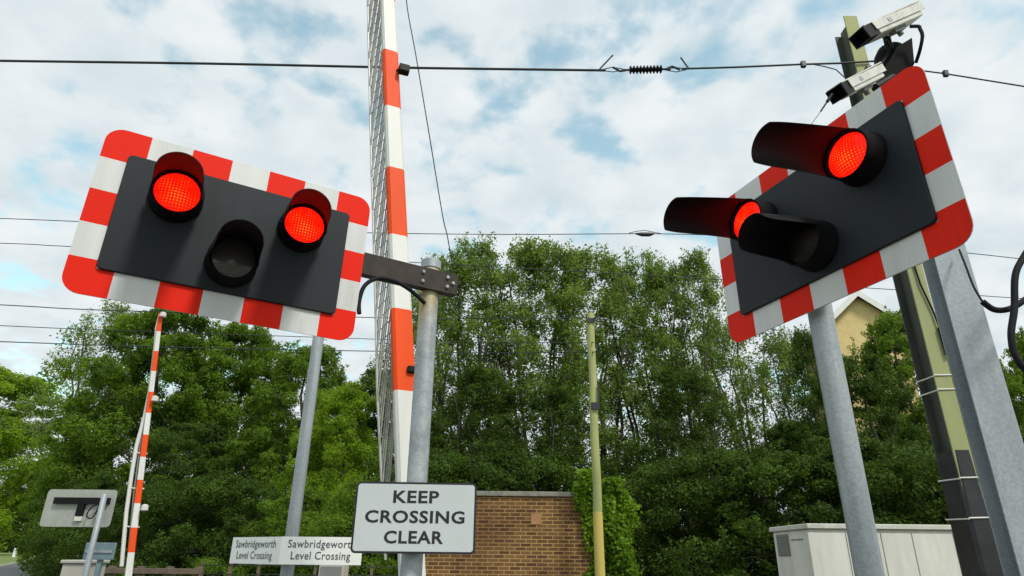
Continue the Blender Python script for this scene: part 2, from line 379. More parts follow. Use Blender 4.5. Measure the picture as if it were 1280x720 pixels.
# the road runs past the crossing and away to the left
rp = [(-2.5, -12), (-4.5, 3), (-9.5, 15)] + [(-30.2 - 20.7 * t_, 47.4 - 32.4 * t_) for t_ in [-1]][:0]
for k in range(1, 9):
    f_ = k / 8; rp.append((-9.5 - 20.7 * f_ - 1.5 * math.sin(math.pi * f_), 15 + 32.4 * f_))
rp += [(-32.6, 53), (-36.1, 61.4), (-48, 90), (-90, 150)]
rw = [3.4] * len(rp)
def strip(pts, ws, off, half, z):
    vs = []; fs = []
    for i, p in enumerate(pts):
        a = Vector(pts[max(0, i - 1)]); b = Vector(pts[min(len(pts) - 1, i + 1)]); d = (b - a).normalized(); nn = Vector((d.y, -d.x))
        c = Vector(p) + nn * off * ws[i]
        for sgn in (-1, 1):
            q = c + nn * half(i) * sgn; vs.append((q.x, q.y, z + gz(q.y) + (.03 if q.y > 20 else 0)))
        if i: fs.append((2 * i - 2, 2 * i - 1, 2 * i + 1, 2 * i))
    return vs, fs
g = MB(); g.add(*strip(rp, rw, 0, lambda i: rw[i], .010)); tag(g.build('road', ASPH), kind='structure')
g = MB()
for i in range(len(rp) - 1):
    a = Vector(rp[i]); b = Vector(rp[i + 1]); n_ = max(1, round((b - a).length / 5)); d = (b - a).normalized(); nn = Vector((d.y, -d.x))
    for k in range(n_):
        p = a + d * (k * 5); w = .07 if p.y < 30 else .12
        g.add([*[(p.x + nn.x * w * a_ + d.x * e_, p.y + nn.y * w * a_ + d.y * e_, .02 + gz(p.y + d.y * e_) + (.05 if p.y > 20 else 0)) for a_, e_ in ((-1, 0), (1, 0), (1, 2.5), (-1, 2.5))]], [(0, 1, 2, 3)])
tag(g.build('road_marking', MARK), kind='structure')
g = MB()
for sgn in (-1, 1):
    for i in range(len(rp) - 1):
        vs = []
        for j in (i, i + 1):
            a = Vector(rp[max(0, j - 1)]); b = Vector(rp[min(len(rp) - 1, j + 1)]); d = (b - a).normalized(); nn = Vector((d.y, -d.x))
            for o_ in (rw[j] + .003, rw[j] + .13):
                q = Vector(rp[j]) + nn * sgn * o_
                vs += [(q.x, q.y, gz(q.y) - .05), (q.x, q.y, gz(q.y) + .12)]
        g.add(vs, [(0, 1, 5, 4), (1, 3, 7, 5), (3, 2, 6, 7)])
tag(g.build('kerb', CONC), kind='structure')

# ------------------------------------------------------------------ signals
def axes(yaw, tilt, roll):
    u = Vector((math.cos(yaw), math.sin(yaw), 0)); v = Vector((0, 0, 1)); n = u.cross(v)
    v2 = v * math.cos(tilt) + n * math.sin(tilt); n2 = u.cross(v2)
    u3 = u * math.cos(roll) + v2 * math.sin(roll); v3 = n2.cross(u3)
    return u3, v3, n2

W, H, BW = 1.25, .81, .109
def build_board(root, C, u, v, n):
    M = fr(C, u, v, n)
    b = MB(); b.prism(rrect(W, H, .075), -.006, -.0012, M); 
    bb = b.build('backing_board', ALU, root)
    # reflective border, stripes laid as film on the plate
    f = MB(); cu = W / 7; cvh = H / 5; iu, iv = W / 2 - BW, .282
    z = .0
    for k in range(1, 6):
        x0 = -W / 2 + k * cu; mi = 0 if k % 2 == 0 else 1
        for s_ in (1, -1):
            f.add([(x0, s_ * iv, z), (x0 + cu, s_ * iv, z), (x0 + cu, s_ * H / 2, z), (x0, s_ * H / 2, z)][::s_], [(0, 1, 2, 3)], M, mi)
    for k in range(1, 4):
        y0 = -H / 2 + k * cvh; mi = 0 if k % 2 == 0 else 1
        for s_ in (1, -1):
            f.add([(s_ * iu, y0, z), (s_ * W / 2, y0, z), (s_ * W / 2, y0 + cvh, z), (s_ * iu, y0 + cvh, z)][::s_], [(0, 1, 2, 3)], M, mi)
    r = .075
    for sx in (1, -1):
        for sy in (1, -1):
            arc = [(W / 2 - r + r * math.cos(R(90 * k / 8)), H / 2 - r + r * math.sin(R(90 * k / 8))) for k in range(9)]
            pts = [(iu, iv), (iu, H / 2 - cvh), (W / 2, H / 2 - cvh)] + arc + [(W / 2 - cu, H / 2), (W / 2 - cu, iv)]
            pts = [(sx * x, sy * y, z) for x, y in pts]
            if sx * sy < 0: pts = pts[::-1]
            f.add(pts, [tuple(range(len(pts)))], M, 0)
    f.build('striped_border', [RED, WHITE], bb)
    p = MB()
    o_ = rrect(1.034, .566, .022, 5); i_ = rrect(1.028, .560, .020, 5)
    p.rings([[(x, y, .0005) for x, y in o_], [(x, y, .012) for x, y in o_], [(x, y, .015) for x, y in i_]], M)
    p.build('dark_panel', SLATE, root)
    # stiffening channels and lamp casing behind the plate
    for y_ in (-.17, .12):
        k = MB(); k.box(-.50, .50, y_, y_ + .05, -.045, -.0065, M); k.build('rear_rail', GALV, root)

def build_lamp(root, C, u, v, n, x, y, lit, hoodlen, a0, a1, droop, label, cut, swing=0, unlit=None):
    M = fr(C + u * x + v * y, u, v, n)
    c = MB(); c.lathe([(.116, .0155), (.115, .035), (.109, .05), (.107, .085), (.108, .098), (.108, .116), (.102, .1165), (.097, .110), (.094, .098)], 40, M, cap=False)
    case = c.build('lamp_casing', BLACKM, root, smooth=True)
    tag(case, label)
    rc = MB(); rc.lathe([(.11, -.0065), (.11, -.10), (.09, -.13), (.03, -.14)], 28, M); rc.build('rear_casing', BLACK, case, smooth=True)
    # domed lens with uv in metres
    lens = MB(); rings = []
    Rl = .0945; nr = 8; ns = 40
    vs = [(0, 0, .124)]; fs = []
    for i in range(1, nr + 1):
        rr = Rl * i / nr; zc = .100 + .024 * (1 - (rr / Rl) ** 2)
        vs += [(rr * math.cos(2 * math.pi * k / ns), rr * math.sin(2 * math.pi * k / ns), zc) for k in range(ns)]
    for k in range(ns): fs.append((0, 1 + k, 1 + (k + 1) % ns))
    for i in range(nr - 1):
        for k in range(ns):
            a = 1 + i * ns + k; b = 1 + i * ns + (k + 1) % ns
            fs.append((a, a + ns, b + ns, b))
    lens.add(vs, fs, M)
    lo = lens.build('lens', LIT if lit else (unlit or UNLIT), case, smooth=True)
    uvl = lo.data.uv_layers.new(name='uv')
    for lp in lo.data.loops:
        p_ = vs[lp.vertex_index]; uvl.data[lp.index].uv = (p_[0], p_[1])
    # hood: open shell, thickness 3 mm, wide at the lens and slightly narrowed to the tip
    h = MB(); nz = 18; na = 36; shells = []
    for ro in (0, -.003):
        g_ = []
        for j in range(nz + 1):
            tt = j / nz; zz_ = .098 + hoodlen * tt
            rad = .1095 - .020 * tt + .004 * math.exp(-(tt / .06) ** 2) + ro
            aa0 = a0 + cut * max(0, (tt - .80) / .20) ** 2; aa1 = a1 - cut * max(0, (tt - .80) / .20) ** 2
            row = []
            for k in range(na + 1):
                a = R(aa0 + (aa1 - aa0) * k / na)
                row.append((rad * math.sin(a) + swing * tt, rad * math.cos(a) - droop * tt ** 1.15, zz_))
            g_.append(row)
        shells.append(g_)
    A, B = shells; vs = [p for row in A for p in row] + [p for row in B for p in row]; nn = (nz + 1) * (na + 1); fs = []
    def I(s_, j, k): return s_ * nn + j * (na + 1) + k
    for j in range(nz):
        for k in range(na):
            fs.append((I(0, j, k), I(0, j, k + 1), I(0, j + 1, k + 1), I(0, j + 1, k)))
            fs.append((I(1, j, k), I(1, j + 1, k), I(1, j + 1, k + 1), I(1, j, k + 1)))
    for j in range(nz):
        fs.append((I(0, j, 0), I(0, j + 1, 0), I(1, j + 1, 0), I(1, j, 0)))
        fs.append((I(0, j, na), I(1, j, na), I(1, j + 1, na), I(0, j + 1, na)))
    for k in range(na):
        fs.append((I(0, nz, k), I(0, nz, k + 1), I(1, nz, k + 1), I(1, nz, k)))
        fs.append((I(0, 0, k), I(1, 0, k), I(1, 0, k + 1), I(0, 0, k + 1)))
    h.add(vs, fs, M); h.build('hood', BLACK, case, smooth=True)
    return case

GR = 'crossing warning signals'
# left signal
CL = Vector((-1.3299, 2.7552, 1.3974 + EYE)); ul, vl, nl = axes(.5219, .0416, -.0119)
pl = CL + ul * 1.06 - nl * .125; pl.z = 0
sigL = thing('crossing_signal', pl, 'striped warning signal seen almost face on, hung from the pole above the text sign', 'signal', GR)
build_board(sigL, CL, ul, vl, nl)
for (x, y, lit, lab) in ((-.288, .115, True, 'lit red lamp'), (.284, .115, True, 'lit red lamp'), (0, -.138, False, 'unlit amber lamp')):
    build_lamp(sigL, CL, ul, vl, nl, x, y, lit, .37, -100, 100, .078 if lit else .05, lab, 14, swing=-.045 if x > .1 else (-.012 if not lit else 0))
ztop = CL.z + .185
b = MB(); b.lathe([(.053, 0), (.053, ztop - .05)], 28, fr(pl)); b.build('pole', POLE_STAIN, sigL, smooth=True)
b = MB(); b.lathe([(.058, ztop - .0495), (.058, ztop), (.05, ztop + .008), (.01, ztop + .012)], 28, fr(pl)); b.build('pole_cap', GALV, sigL, smooth=True)
# bracket arm: a steel channel running behind the board to the pole
Ma = fr(CL + nl * -.062 + vl * .056, ul, vl, nl)
b = MB(); b.box(.30, 1.20, -.052, .052, -.006, .010, Ma); b.box(.30, 1.20, .0525, .060, -.05, .010, Ma); b.box(.30, 1.20, -.062, -.0525, -.05, .010, Ma)
arm = b.build('bracket_arm', BRONZE, sigL)
for dx_, dy_ in ((.985, .028), (1.135, .028), (.985, -.028), (1.135, -.028), (1.17, 0)):
    b = MB(); b.lathe([(.011, .0101), (.011, .019), (.006, .022)], 6, Ma @ Matrix.Translation((dx_, dy_, 0))); b.build('bolt', GALV, arm)
for dz in (-.035, .035):
    b = MB(); b.tube([pl + Vector((0, 0, CL.z + dz)) + ul * .066 * math.cos(a) + (-nl) * .066 * math.sin(a) for a in [R(k) for k in range(-20, 201, 20)]], .007, 8)
    b.build('pole_clamp', GALV, sigL, smooth=True)
P1, P2, P3, P4 = CL + ul * .585 - vl * .16 - nl * .03, CL + ul * .66 - vl * .075 - nl * .02, CL + ul * .86 - vl * .085 - nl * .02, CL + ul * 1.02 - vl * .17 - nl * .06
def bez(ps, n=20):
    out = []
    for i in range(n + 1):
        q = [Vector(p) for p in ps]; tt = i / n
        while len(q) > 1: q = [q[k].lerp(q[k + 1], tt) for k in range(len(q) - 1)]
        out.append(q[0])
    return out
def smooth_path(ps, n=6):
    ps = [Vector(p) for p in ps]; out = []
    for i in range(len(ps) - 1):
        p0, p1, p2, p3 = ps[max(0, i - 1)], ps[i], ps[i + 1], ps[min(len(ps) - 1, i + 2)]
        for k in range(n):
            t_ = k / n
            out.append(.5 * ((2 * p1) + (p2 - p0) * t_ + (2 * p0 - 5 * p1 + 4 * p2 - p3) * t_ ** 2 + (3 * p1 - p0 - 3 * p2 + p3) * t_ ** 3))
    return out + [ps[-1]]
b = MB(); b.tube(smooth_path([at(449, 392, 3.08), at(449, 376, 3.09), at(456, 357, 3.11), at(472, 348, 3.15), at(492, 351, 3.2), at(512, 362, 3.26), at(531, 379, 3.33)]), .0115, 10); b.build('cable', RUBBER, sigL, smooth=True)

# right signal
CR = Vector((1.36, 2.5419, 1.4153 + EYE)); ur, vr, nr_ = axes(-1.1752, -.0156, .022)
pr = CR - ur * .146 - nr_ * .105; pr.z = 0
sigR = thing('crossing_signal', pr, 'striped warning signal seen sharply from the side, in front of the camera mast', 'signal', GR)
build_board(sigR, CR, ur, vr, nr_)
for (x, y, lit, lab) in ((-.291, .125, True, 'lit red lamp'), (.303, .125, True, 'lit red lamp'), (0, -.138, False, 'unlit amber lamp')):
    build_lamp(sigR, CR, ur, vr, nr_, x, y, lit, .44 if lit else .28, -120, 26 if lit else 70, .078 if lit else .02, lab, 8, unlit=DARKLENS)
b = MB(); b.lathe([(.053, 0), (.053, CR.z + .2), (.045, CR.z + .21)], 28, fr(pr)); b.build('pole', GALV, sigR, smooth=True)
for dy_ in (-.145, .145):
    b = MB(); b.box(-.21, -.08, dy_ - .02, dy_ + .02, -.052, -.0455, fr(CR, ur, vr, nr_))
    b.build('pole_clamp', GALV, sigR)

# KEEP CROSSING CLEAR plate on the left pole
c0 = Vector((-.457, 3.283, 1.770)); us = Vector((math.cos(R(3)), math.sin(R(3)), 0)); Ms = fr(c0, us, (0, 0, 1), us.cross(Vector((0, 0, 1))))
sg = thing('text_sign', c0, 'grey rectangular black-bordered sign reading KEEP CROSSING CLEAR on the pole of the left signal', 'sign')
b = MB(); b.prism(rrect(.588, .326, .022), -.004, 0, Ms); b.build('sign_border', INK, sg)
b = MB(); b.prism(rrect(.568, .306, .014), .0005, .002, Ms); b.build('sign_face', SIGNG, sg)
for txt, yy, ww in (('KEEP', .094, .222), ('CROSSING', .002, .478), ('CLEAR', -.090, .282)):
    letters('lettering', txt, Ms @ Matrix.Translation((0, yy, .002)), ww, .058, INK, sg, bold=.026)
for y_ in (-.115, .09):
    b = MB(); b.box(-.10, .10, y_, y_ + .025, -.05, -.0045, Ms); b.build('mounting_bracket', GALV, sg)

# ------------------------------------------------------------------ near barrier
def barrier(name, label, P0, ztop_, lean, w0, w1, stripe, z_first, yaw, grp, skirt_w, reds):
    root = thing(name, (P0.x, P0.y, 0), label, 'barrier', grp)
    # pedestal machine at the foot
    Mp = rz(yaw, (P0.x, P0.y, 0))
    b = MB(); b.box(-.35, .35, -.15, .55, 0, 1.05, Mp, ch=.02); b.build('drive_cabinet', CREAM, root)
    b = MB(); b.box(-.05, .05, -.02, .5, 1.05, 1.12, Mp); b.build('pivot_plate', GALV, root)
    def c(z): return Vector((P0.x + lean.x * (z - P0.z), P0.y + lean.y * (z - P0.z), z))
    ca, sa = math.cos(yaw), math.sin(yaw)
    b = MB(); z = P0.z; k = 0
    lv = [P0.z]; zz_ = z_first
    while zz_ < ztop_:
        if zz_ > P0.z + .05: lv.append(zz_)
        zz_ += stripe
    lv.append(ztop_)
    for i in range(len(lv) - 1):
        za_, zb_ = lv[i], lv[i + 1]
        idx = round((za_ - z_first) / stripe) if i else -1
        mi = 1 if (idx % 2 == reds and i) else 0
        rings = []
        for q in (za_, zb_):
            f_ = (q - P0.z) / (ztop_ - P0.z); w = w0 + (w1 - w0) * f_; d = w * .62; ch = w * .12
            o_ = [(-w / 2 + ch, -d / 2), (w / 2 - ch, -d / 2), (w / 2, -d / 2 + ch), (w / 2, d / 2 - ch), (w / 2 - ch, d / 2), (-w / 2 + ch, d / 2), (-w / 2, d / 2 - ch), (-w / 2, -d / 2 + ch)]
            cc = c(q)
            rings.append([(cc.x + x * ca - y * sa, cc.y + x * sa + y * ca, q) for x, y in o_])
        b.rings(rings, mi=mi, cap=(i == 0 or i == len(lv) - 2))
    b.build('boom', [ARMW, ARMR], root)
    return root, c, ca, sa

P0 = at(514.5, 705, 5.4); P1_ = at(484.5, 0, 5.4)
lean = Vector(((P1_.x - P0.x) / (P1_.z - P0.z), 0))
P0b = Vector((P0.x - lean.x * (P0.z - .95), 5.4, .95))
z1 = at(503, 490, 5.4).z
nb, cfun, ca, sa = barrier('level_crossing_barrier', 'raised red and white barrier boom with a grey hanging skirt, tall behind the text sign', P0b, 9.3, lean, .20, .145, .742, z1, R(24), 'raised barriers', .15, 0)
# skirt: outer rail, cross bars folded against the boom
def px_edge(y):
    return float(np.interp(y, [-200, 0, 200, 330, 500, 600, 720], [451, 459.5, 464, 468, 472, 477, 483]))
b = MB(); rail = []
for y in (-160, -80, 0, 100, 200, 330, 420, 500, 600, 700):
    rail.append(at(px_edge(y), y, 5.46))
b.tube(rail, .011, 8); sk = b.build('skirt', ALU, nb, smooth=True)
def rail_at(z):
    for a_, b_ in zip(rail, rail[1:]):
        lo, hi = sorted((a_, b_), key=lambda q: q.z)
        if lo.z <= z <= hi.z: return lo.lerp(hi, (z - lo.z) / (hi.z - lo.z))
    return None
b = MB(); z = 1.7; k = 0
while z < 8.6:
    ra = rail_at(z)
    zb_ = z + 1.05
    if ra is not None and zb_ < 9.2:
        e_ = cfun(zb_) + Vector((-.085, .03 + .01 * (k % 3), 0))
        ra = ra + Vector((0, .012 * (k % 3 - 1), 0))
        d = (e_ - ra).normalized(); sd_ = Vector((0, 1, 0)).cross(d).normalized()
        w_ = .0055
        b.rings([[tuple(q + sd_ * w_ + Vector((0, .004, 0))), tuple(q + sd_ * w_ - Vector((0, .004, 0))), tuple(q - sd_ * w_ - Vector((0, .004, 0))), tuple(q - sd_ * w_ + Vector((0, .004, 0)))] for q in (ra, e_)])
    z += .125; k += 1
b.build('skirt_bars', SKIRT, sk)
b = MB(); z = 1.7
while z < 8.6:
    ra = rail_at(z); e_ = cfun(z + .16) + Vector((-.085, .05, 0))
    if ra is not None: b.tube([ra, e_], .0045, 4)
    z += .115
b.build('skirt_rungs', SKIRT, sk)
for (px, py) in ((505, 87), (514, 462)):
    p = at(px, py, 5.36); k_ = .055 if py < 200 else .035
    b = MB(); b.box(-k_, k_, -k_ * .8, k_ * .8, -k_ * .85, k_ * .85, rz(R(20), p), ch=.008); lp = b.build('boom_lamp', BLACK, nb)
    b = MB(); b.tube([p + Vector((-k_, 0, 0)), cfun(p.z) + Vector((.04, 0, 0))], .012, 8); b.build('lamp_bracket', BLACK, lp)

# ------------------------------------------------------------------ far barrier
Pa, Pb = at(163, 700, 12), at(201, 392, 12)
leanf = Vector(((Pb.x - Pa.x) / (Pb.z - Pa.z), 0))
P0f = Vector((Pa.x - leanf.x * (Pa.z - .95), 12, .95))
zs = at(0, 0, 12)
fb, cf, _, _ = barrier('level_crossing_barrier', 'distant raised red and white barrier boom with a bowed white rail', P0f, Pb.z, leanf, .108, .075, .402, 1.2, R(15), 'raised barriers', .3, 1)
b = MB(); b.tube([at(x, y, 12.05) for x, y in ((152, 708), (158, 640), (165, 590), (171, 556), (181, 520), (187, 490), (193, 450), (196, 410), (200, 394))],   .034, 8); frl = b.build('skirt_rail', ARMW, fb, smooth=True)
b = MB(); b.tube([at(x, y, 12.08) for x, y in ((159, 708), (167, 620), (176, 550), (184, 500), (193, 430), (198, 396))], .012, 6)
b.tube([at(x, y, 12.1) for x, y in ((163, 708), (171, 620), (178, 550), (187, 500), (195, 430), (199, 396))], .008, 6)
b.build('skirt_wire', ALU, frl)
for y, x0, x1 in ((566, 170, 184), (610, 161, 180), (658, 156, 174)):
    b = MB(); b.tube([at(x0, y, 12.05), at(x1, y + 1, 12.02)], .014, 6); b.build('strut', ARMW, frl)
for x, y in ((204, 393), (194, 498), (181, 634)):
    p = at(x, y, 11.95); b = MB(); b.lathe([(.02, -.06), (.06, -.05), (.06, .03), (.02, .05)], 12, fr(p)); b.build('boom_lamp', CAMW, fb, smooth=True)

# ------------------------------------------------------------------ slim pole with name boards
pq = at(360, 715, 7.0); pz = Vector((-2.215, 7.0, 0))
sp_ = thing('steel_pole', pz, 'slim grey steel pole rising behind the left signal, two name boards fixed low on it', 'pole')
b = MB(); b.lathe([(.066, 0), (.066, 1.9), (.060, 4.6)], 20, fr(pz)); b.build('tube', GALV, sp_, smooth=True)
b = MB(); b.lathe([(.066, 4.6005), (.066, 4.64), (.02, 4.66)], 20, fr(pz)); b.build('pole_cap', GALV, sp_, smooth=True)
va = at(350, 688, 6.86); vb = at(453, 689, 6.86); vc = at(289, 688, 7.39)
for (a_, b_, lab, w_) in ((vc, va, 'narrow looking name board angled away on the left, reading Sawbridgeworth Level Crossing', .76), (va, vb, 'name board square to the viewer beside the text sign, reading Sawbridgeworth Level Crossing', .74)):
    a2_ = Vector((a_.x, a_.y, 0)); b2_ = Vector((b_.x, b_.y, 0)); uu = (b2_ - a2_); ln = uu.length; uu.normalize()
    cz = a_.lerp(b_, .5); nn_ = uu.cross(Vector((0, 0, 1)))
    Mb = fr(cz, uu, (0, 0, 1), nn_)
    t_ = thing('name_board', cz, lab, 'sign', 'name boards on the slim pole')
    b = MB(); b.box(-ln / 2, ln / 2 - .004, -.128, .128, -.004, 0, Mb, ch=.0008); b.build('board', SIGNW, t_)
    for txt, yy, ww in (('Sawbridgeworth', .052, ln * .82), ('Level Crossing', -.056, ln * .72)):
        letters('lettering', txt, Mb @ Matrix.Translation((.0, yy, .0012)), ww, .098, INKG, t_, bold=.010)
    b = MB(); b.box(-.25, .25, -.02, .02, -.02, -.0045, Mb); b.build('batten', GALV, t_)

# ------------------------------------------------------------------ camera mast
ms = Vector((3.265, 4.36, 0)); MR = R(-13)
Mm = rz(-MR * 0 + R(-13), ms)
mast = thing('camera_mast', ms, 'square galvanised mast carrying the two cameras, behind the right signal', 'mast')
s2 = .112
b = MB(); t_ = .012
b.rings([[(x, y, z) for x, y in ((-s2, -s2), (s2 - .006, -s2), (s2, -s2 + .006), (s2, s2), (-s2, s2), (-s2, s2 - t_), (s2 - t_, s2 - t_), (s2 - t_, -s2 + t_), (-s2, -s2 + t_))] for z in (0, 5.05)], Mm); b.build('column', GALVM, mast)
tp = Mm @ Matrix.Translation((0, 0, 0))
b = MB()
hd = []
for z, w_, off in ((5.0505, .13, 0), (5.15, .135, 0), (5.45, .13, .01), (5.66, .115, .02), (5.74, .085, .03), (5.77, .03, .03)):
    hd.append([(off + w_ * math.cos(R(a)) * (1.15 if abs(math.cos(R(a))) > .7 else 1), w_ * math.sin(R(a)), z) for a in range(0, 360, 20)])
b.rings(hd, Mm); b.build('mast_head', BLACKM, mast, smooth=True)
b = MB(); b.tube([ms + Vector((-.02, -.15, 5.35)), ms + Vector((-.20, -.22, 5.22)), ms + Vector((-.36, -.25, 5.1))], .035, 10); b.build('camera_bracket', BLACK, mast, smooth=True)
b = MB(); b.tube([ms + Vector((0, -.05, 5.6)), ms + Vector((-.06, -.12, 5.68)), ms + Vector((-.08, -.15, 5.74))], .03, 10)
b.build('camera_bracket', BLACK, mast, smooth=True)
p_ = [at(1150, 36, 4.0), at(1153, 45, 4.0), at(1150, 62, 4.05), at(1145, 78, 4.15)]
b = MB(); b.tube(smooth_path([at(1138, 33, 4.0), at(1148, 33, 4.0)] + p_), .014, 8); b.build('camera_cable', RUBBER, mast, smooth=True)
p_ = [at(x, y, Y) for x, y, Y in ((1199, 312, 4.2), (1207, 332, 4.1), (1217, 358, 4.05), (1228, 377, 4.0), (1243, 387, 4.0), (1262, 386, 4.0), (1282, 374, 4.0), (1310, 350, 4.0))]
b = MB(); b.tube(smooth_path(p_), [.008] * 18 + [.013] * 25, 10) if False else b.tube(smooth_path(p_[:4]), .007, 10)
b.build('thin_cable', RUBBER, mast, smooth=True)
b = MB(); b.tube(smooth_path([at(x, y, 3.92) for x, y in ((1300, 290), (1279, 322), (1269, 345), (1268, 385), (1264, 420), (1272, 450), (1300, 480))]), .021, 12); b.build('thick_cable', RUBBER, mast, smooth=True)
b = MB(); b.tube(smooth_path(p_[3:]), .020, 12); b.build('thick_cable', RUBBER, mast, smooth=True)

def cctv(nose, tail, label, rollang=0, scale=1., lead=True):
    d = (tail - nose); ln = d.length; d.normalize()
    side = d.cross(Vector((0, 0, 1))).normalized(); up = side.cross(d).normalized()
    M = fr(nose, d, side, up) @ Matrix.Rotation(rollang, 4, 'X')
    root = thing('security_camera', nose.lerp(tail, .6), label, 'camera', 'security cameras on the mast')
    w = .068 * scale; h_ = .062 * scale
    b = MB(); b.box(.15 * ln, .93 * ln, -w, w, -h_, h_ * .75, M, ch=.006); b.build('housing', CAMW, root)
    b = MB(); b.add([(.0, -w * 1.05, h_ * .8), (.0, w * 1.05, h_ * .8), (ln, w * 1.15, h_ * .95), (ln, -w * 1.15, h_ * .95), (.0, -w * 1.05, h_ * .95), (.0, w * 1.05, h_ * .95), (ln, w * 1.15, h_ * 1.12), (ln, -w * 1.15, h_ * 1.12)], [(0, 1, 2, 3), (7, 6, 5, 4), (0, 4, 5, 1), (1, 5, 6, 2), (2, 6, 7, 3), (3, 7, 4, 0)], M)
    b.box(.12 * ln, ln, -w * 1.16, -w * 1.06, -h_ * .35, h_ * .8, M); b.box(.12 * ln, ln, w * 1.06, w * 1.16, -h_ * .35, h_ * .8, M)
    b.build('sunshield', CAMW, root)
    b = MB(); 
    r0 = [(0, -w * .95, -h_ * .9), (0, w * .95, -h_ * .9), (0, w * .95, h_ * .75), (0, -w * .95, h_ * .75)]
    rf = [(.2 * ln, y, z) for _, y, z in r0]; ri = [(0, y * .8, z * .8) for _, y, z in r0]; rb_ = [(.1 * ln, y * .75, z * .75) for _, y, z in r0]
    b.rings([rf, [(-.03 * ln, y * 1.12, z * 1.12) for _, y, z in r0], [(-.03 * ln, y * .95, z * .95) for _, y, z in r0], rb_], M); b.build('front_hood', BLACK, root)
    b = MB(); b.box(.45 * ln, .65 * ln, -w * .45, w * .45, -h_ * 1.5, -h_ * 1.0, M); b.tube([(.55 * ln, 0, -h_ * 1.3), (.55 * ln, 0, -h_ * 2.1)], .022, 10, M=M); b.build('swivel_mount', GREYC, root)
    b = MB(); b.box(.35 * ln, .41 * ln, -w * 1.22, -w * 1.16, -h_ * .1, h_ * .5, M); b.build('clip', GALV, root)
    b = MB(); b.box(.35 * ln, .41 * ln, w * 1.16, w * 1.22, -h_ * .1, h_ * .5, M); b.build('clip', GALV, root)
    return root
b = MB(); b.rings([[tuple(at(x, y, Y)) for x, y in ((1096, 98), (1110, 78), (1122, 58), (1140, 47), (1143, 80), (1128, 96))] for Y in (4.12, 4.20)]); b.build('bracket_plate', BLACKM, mast)
b = MB(); b.tube(smooth_path([at(1108, 50, 3.98), at(1112, 62, 4.05), at(1104, 76, 4.08), at(1098, 84, 4.0), at(1090, 90, 3.95)]), .010, 8); b.build('camera_cable', RUBBER, mast, smooth=True)
cctv(at(1076, 46, 3.95), at(1145, 16, 4.18), 'upper white camera sitting on top of the dark mast head')
c2 = cctv(at(1047, 116, 3.75), at(1096, 92, 4.02), 'lower white camera pointing down beside the top of the right striped board', scale=.9)
b = MB(); b.tube([at(1040, 118, 3.74), at(1034, 127, 3.72)], .012, 8); b.tube([at(1034, 127, 3.72), at(1026, 139, 3.7)], .006, 6); b.tube([at(1026, 139, 3.7), at(1008, 164, 3.66)], .0022, 6)
b.build('dangling_lead', RUBBER, c2)

# ------------------------------------------------------------------ H section column carrying the wires
hp = Vector((4.49, 6.62, 0)); Mh = rz(R(0), hp)
col_ = thing('catenary_column', hp, 'tall pale green H section steel column with a black wrapped foot, between the right signal pole and the camera mast', 'column')
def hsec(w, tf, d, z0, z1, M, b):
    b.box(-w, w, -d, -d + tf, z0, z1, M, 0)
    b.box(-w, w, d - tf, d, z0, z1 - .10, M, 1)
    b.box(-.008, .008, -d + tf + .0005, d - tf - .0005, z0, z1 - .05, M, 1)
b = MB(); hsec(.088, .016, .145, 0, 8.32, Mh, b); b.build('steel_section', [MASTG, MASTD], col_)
b = MB()
rs = []
for z, g_ in ((0, .02), (.5, .024), (1.0, .012), (1.5, .022), (2.0, .02), (2.35, .012), (2.62, .006)):
    w_, d_ = .088 + g_, .145 + g_
    rs.append([tuple(Mh @ Vector(p)) for p in ((-w_, -d_ + .03, z), (-w_ + .03, -d_, z), (w_ - .03, -d_, z), (w_, -d_ + .03, z), (w_, d_ - .03, z), (w_ - .03, d_, z), (-w_ + .03, d_, z), (-w_, d_ - .03, z))])
b.rings(rs); b.build('black_sleeve', SLEEVE, col_)
for z, g_ in ((3.38, .006), (3.23, .006), (2.35, .019), (1.98, .028)):
    w_, d_ = .088 + g_, .145 + g_
    b = MB(); pts = [(-w_, -d_), (w_, -d_), (w_, d_), (-w_, d_), (-w_, -d_)]
    b.tube([tuple(Mh @ Vector((x, y, z + .01 * math.sin(i)))) for i, (x, y) in enumerate(pts)], .008, 6); b.build('band', CAMW, col_)
p_ = [tuple(Mh @ Vector((x, y, z))) for x, y, z in ((-.02, -.16, 4.75), (.0, -.165, 4.4), (.06, -.165, 4.1), (.085, -.17, 3.9))]
b = MB(); b.tube(p_, .010, 8); b.tube([tuple(Mh @ Vector((x, y, z))) for x, y, z in ((-.03, -.16, 6.4), (-.03, -.158, 5.4), (-.02, -.16, 4.76))], .009, 8); b.build('cable', RUBBER, col_, smooth=True)
b = MB(); b.tube([tuple(Mh @ Vector((x, y, z))) for x, y, z in ((.085, -.17, 3.9), (.095, -.172, 3.6))], .024, 10); b.build('cable_sleeve', RUBBER, col_, smooth=True)
b = MB(); b.box(-.14, .14, -.19, -.147, 7.25, 7.33, Mh); b.box(-.03, .03, -.26, -.19, 7.2, 7.38, Mh); b.build('wire_bracket', WIRE, col_)

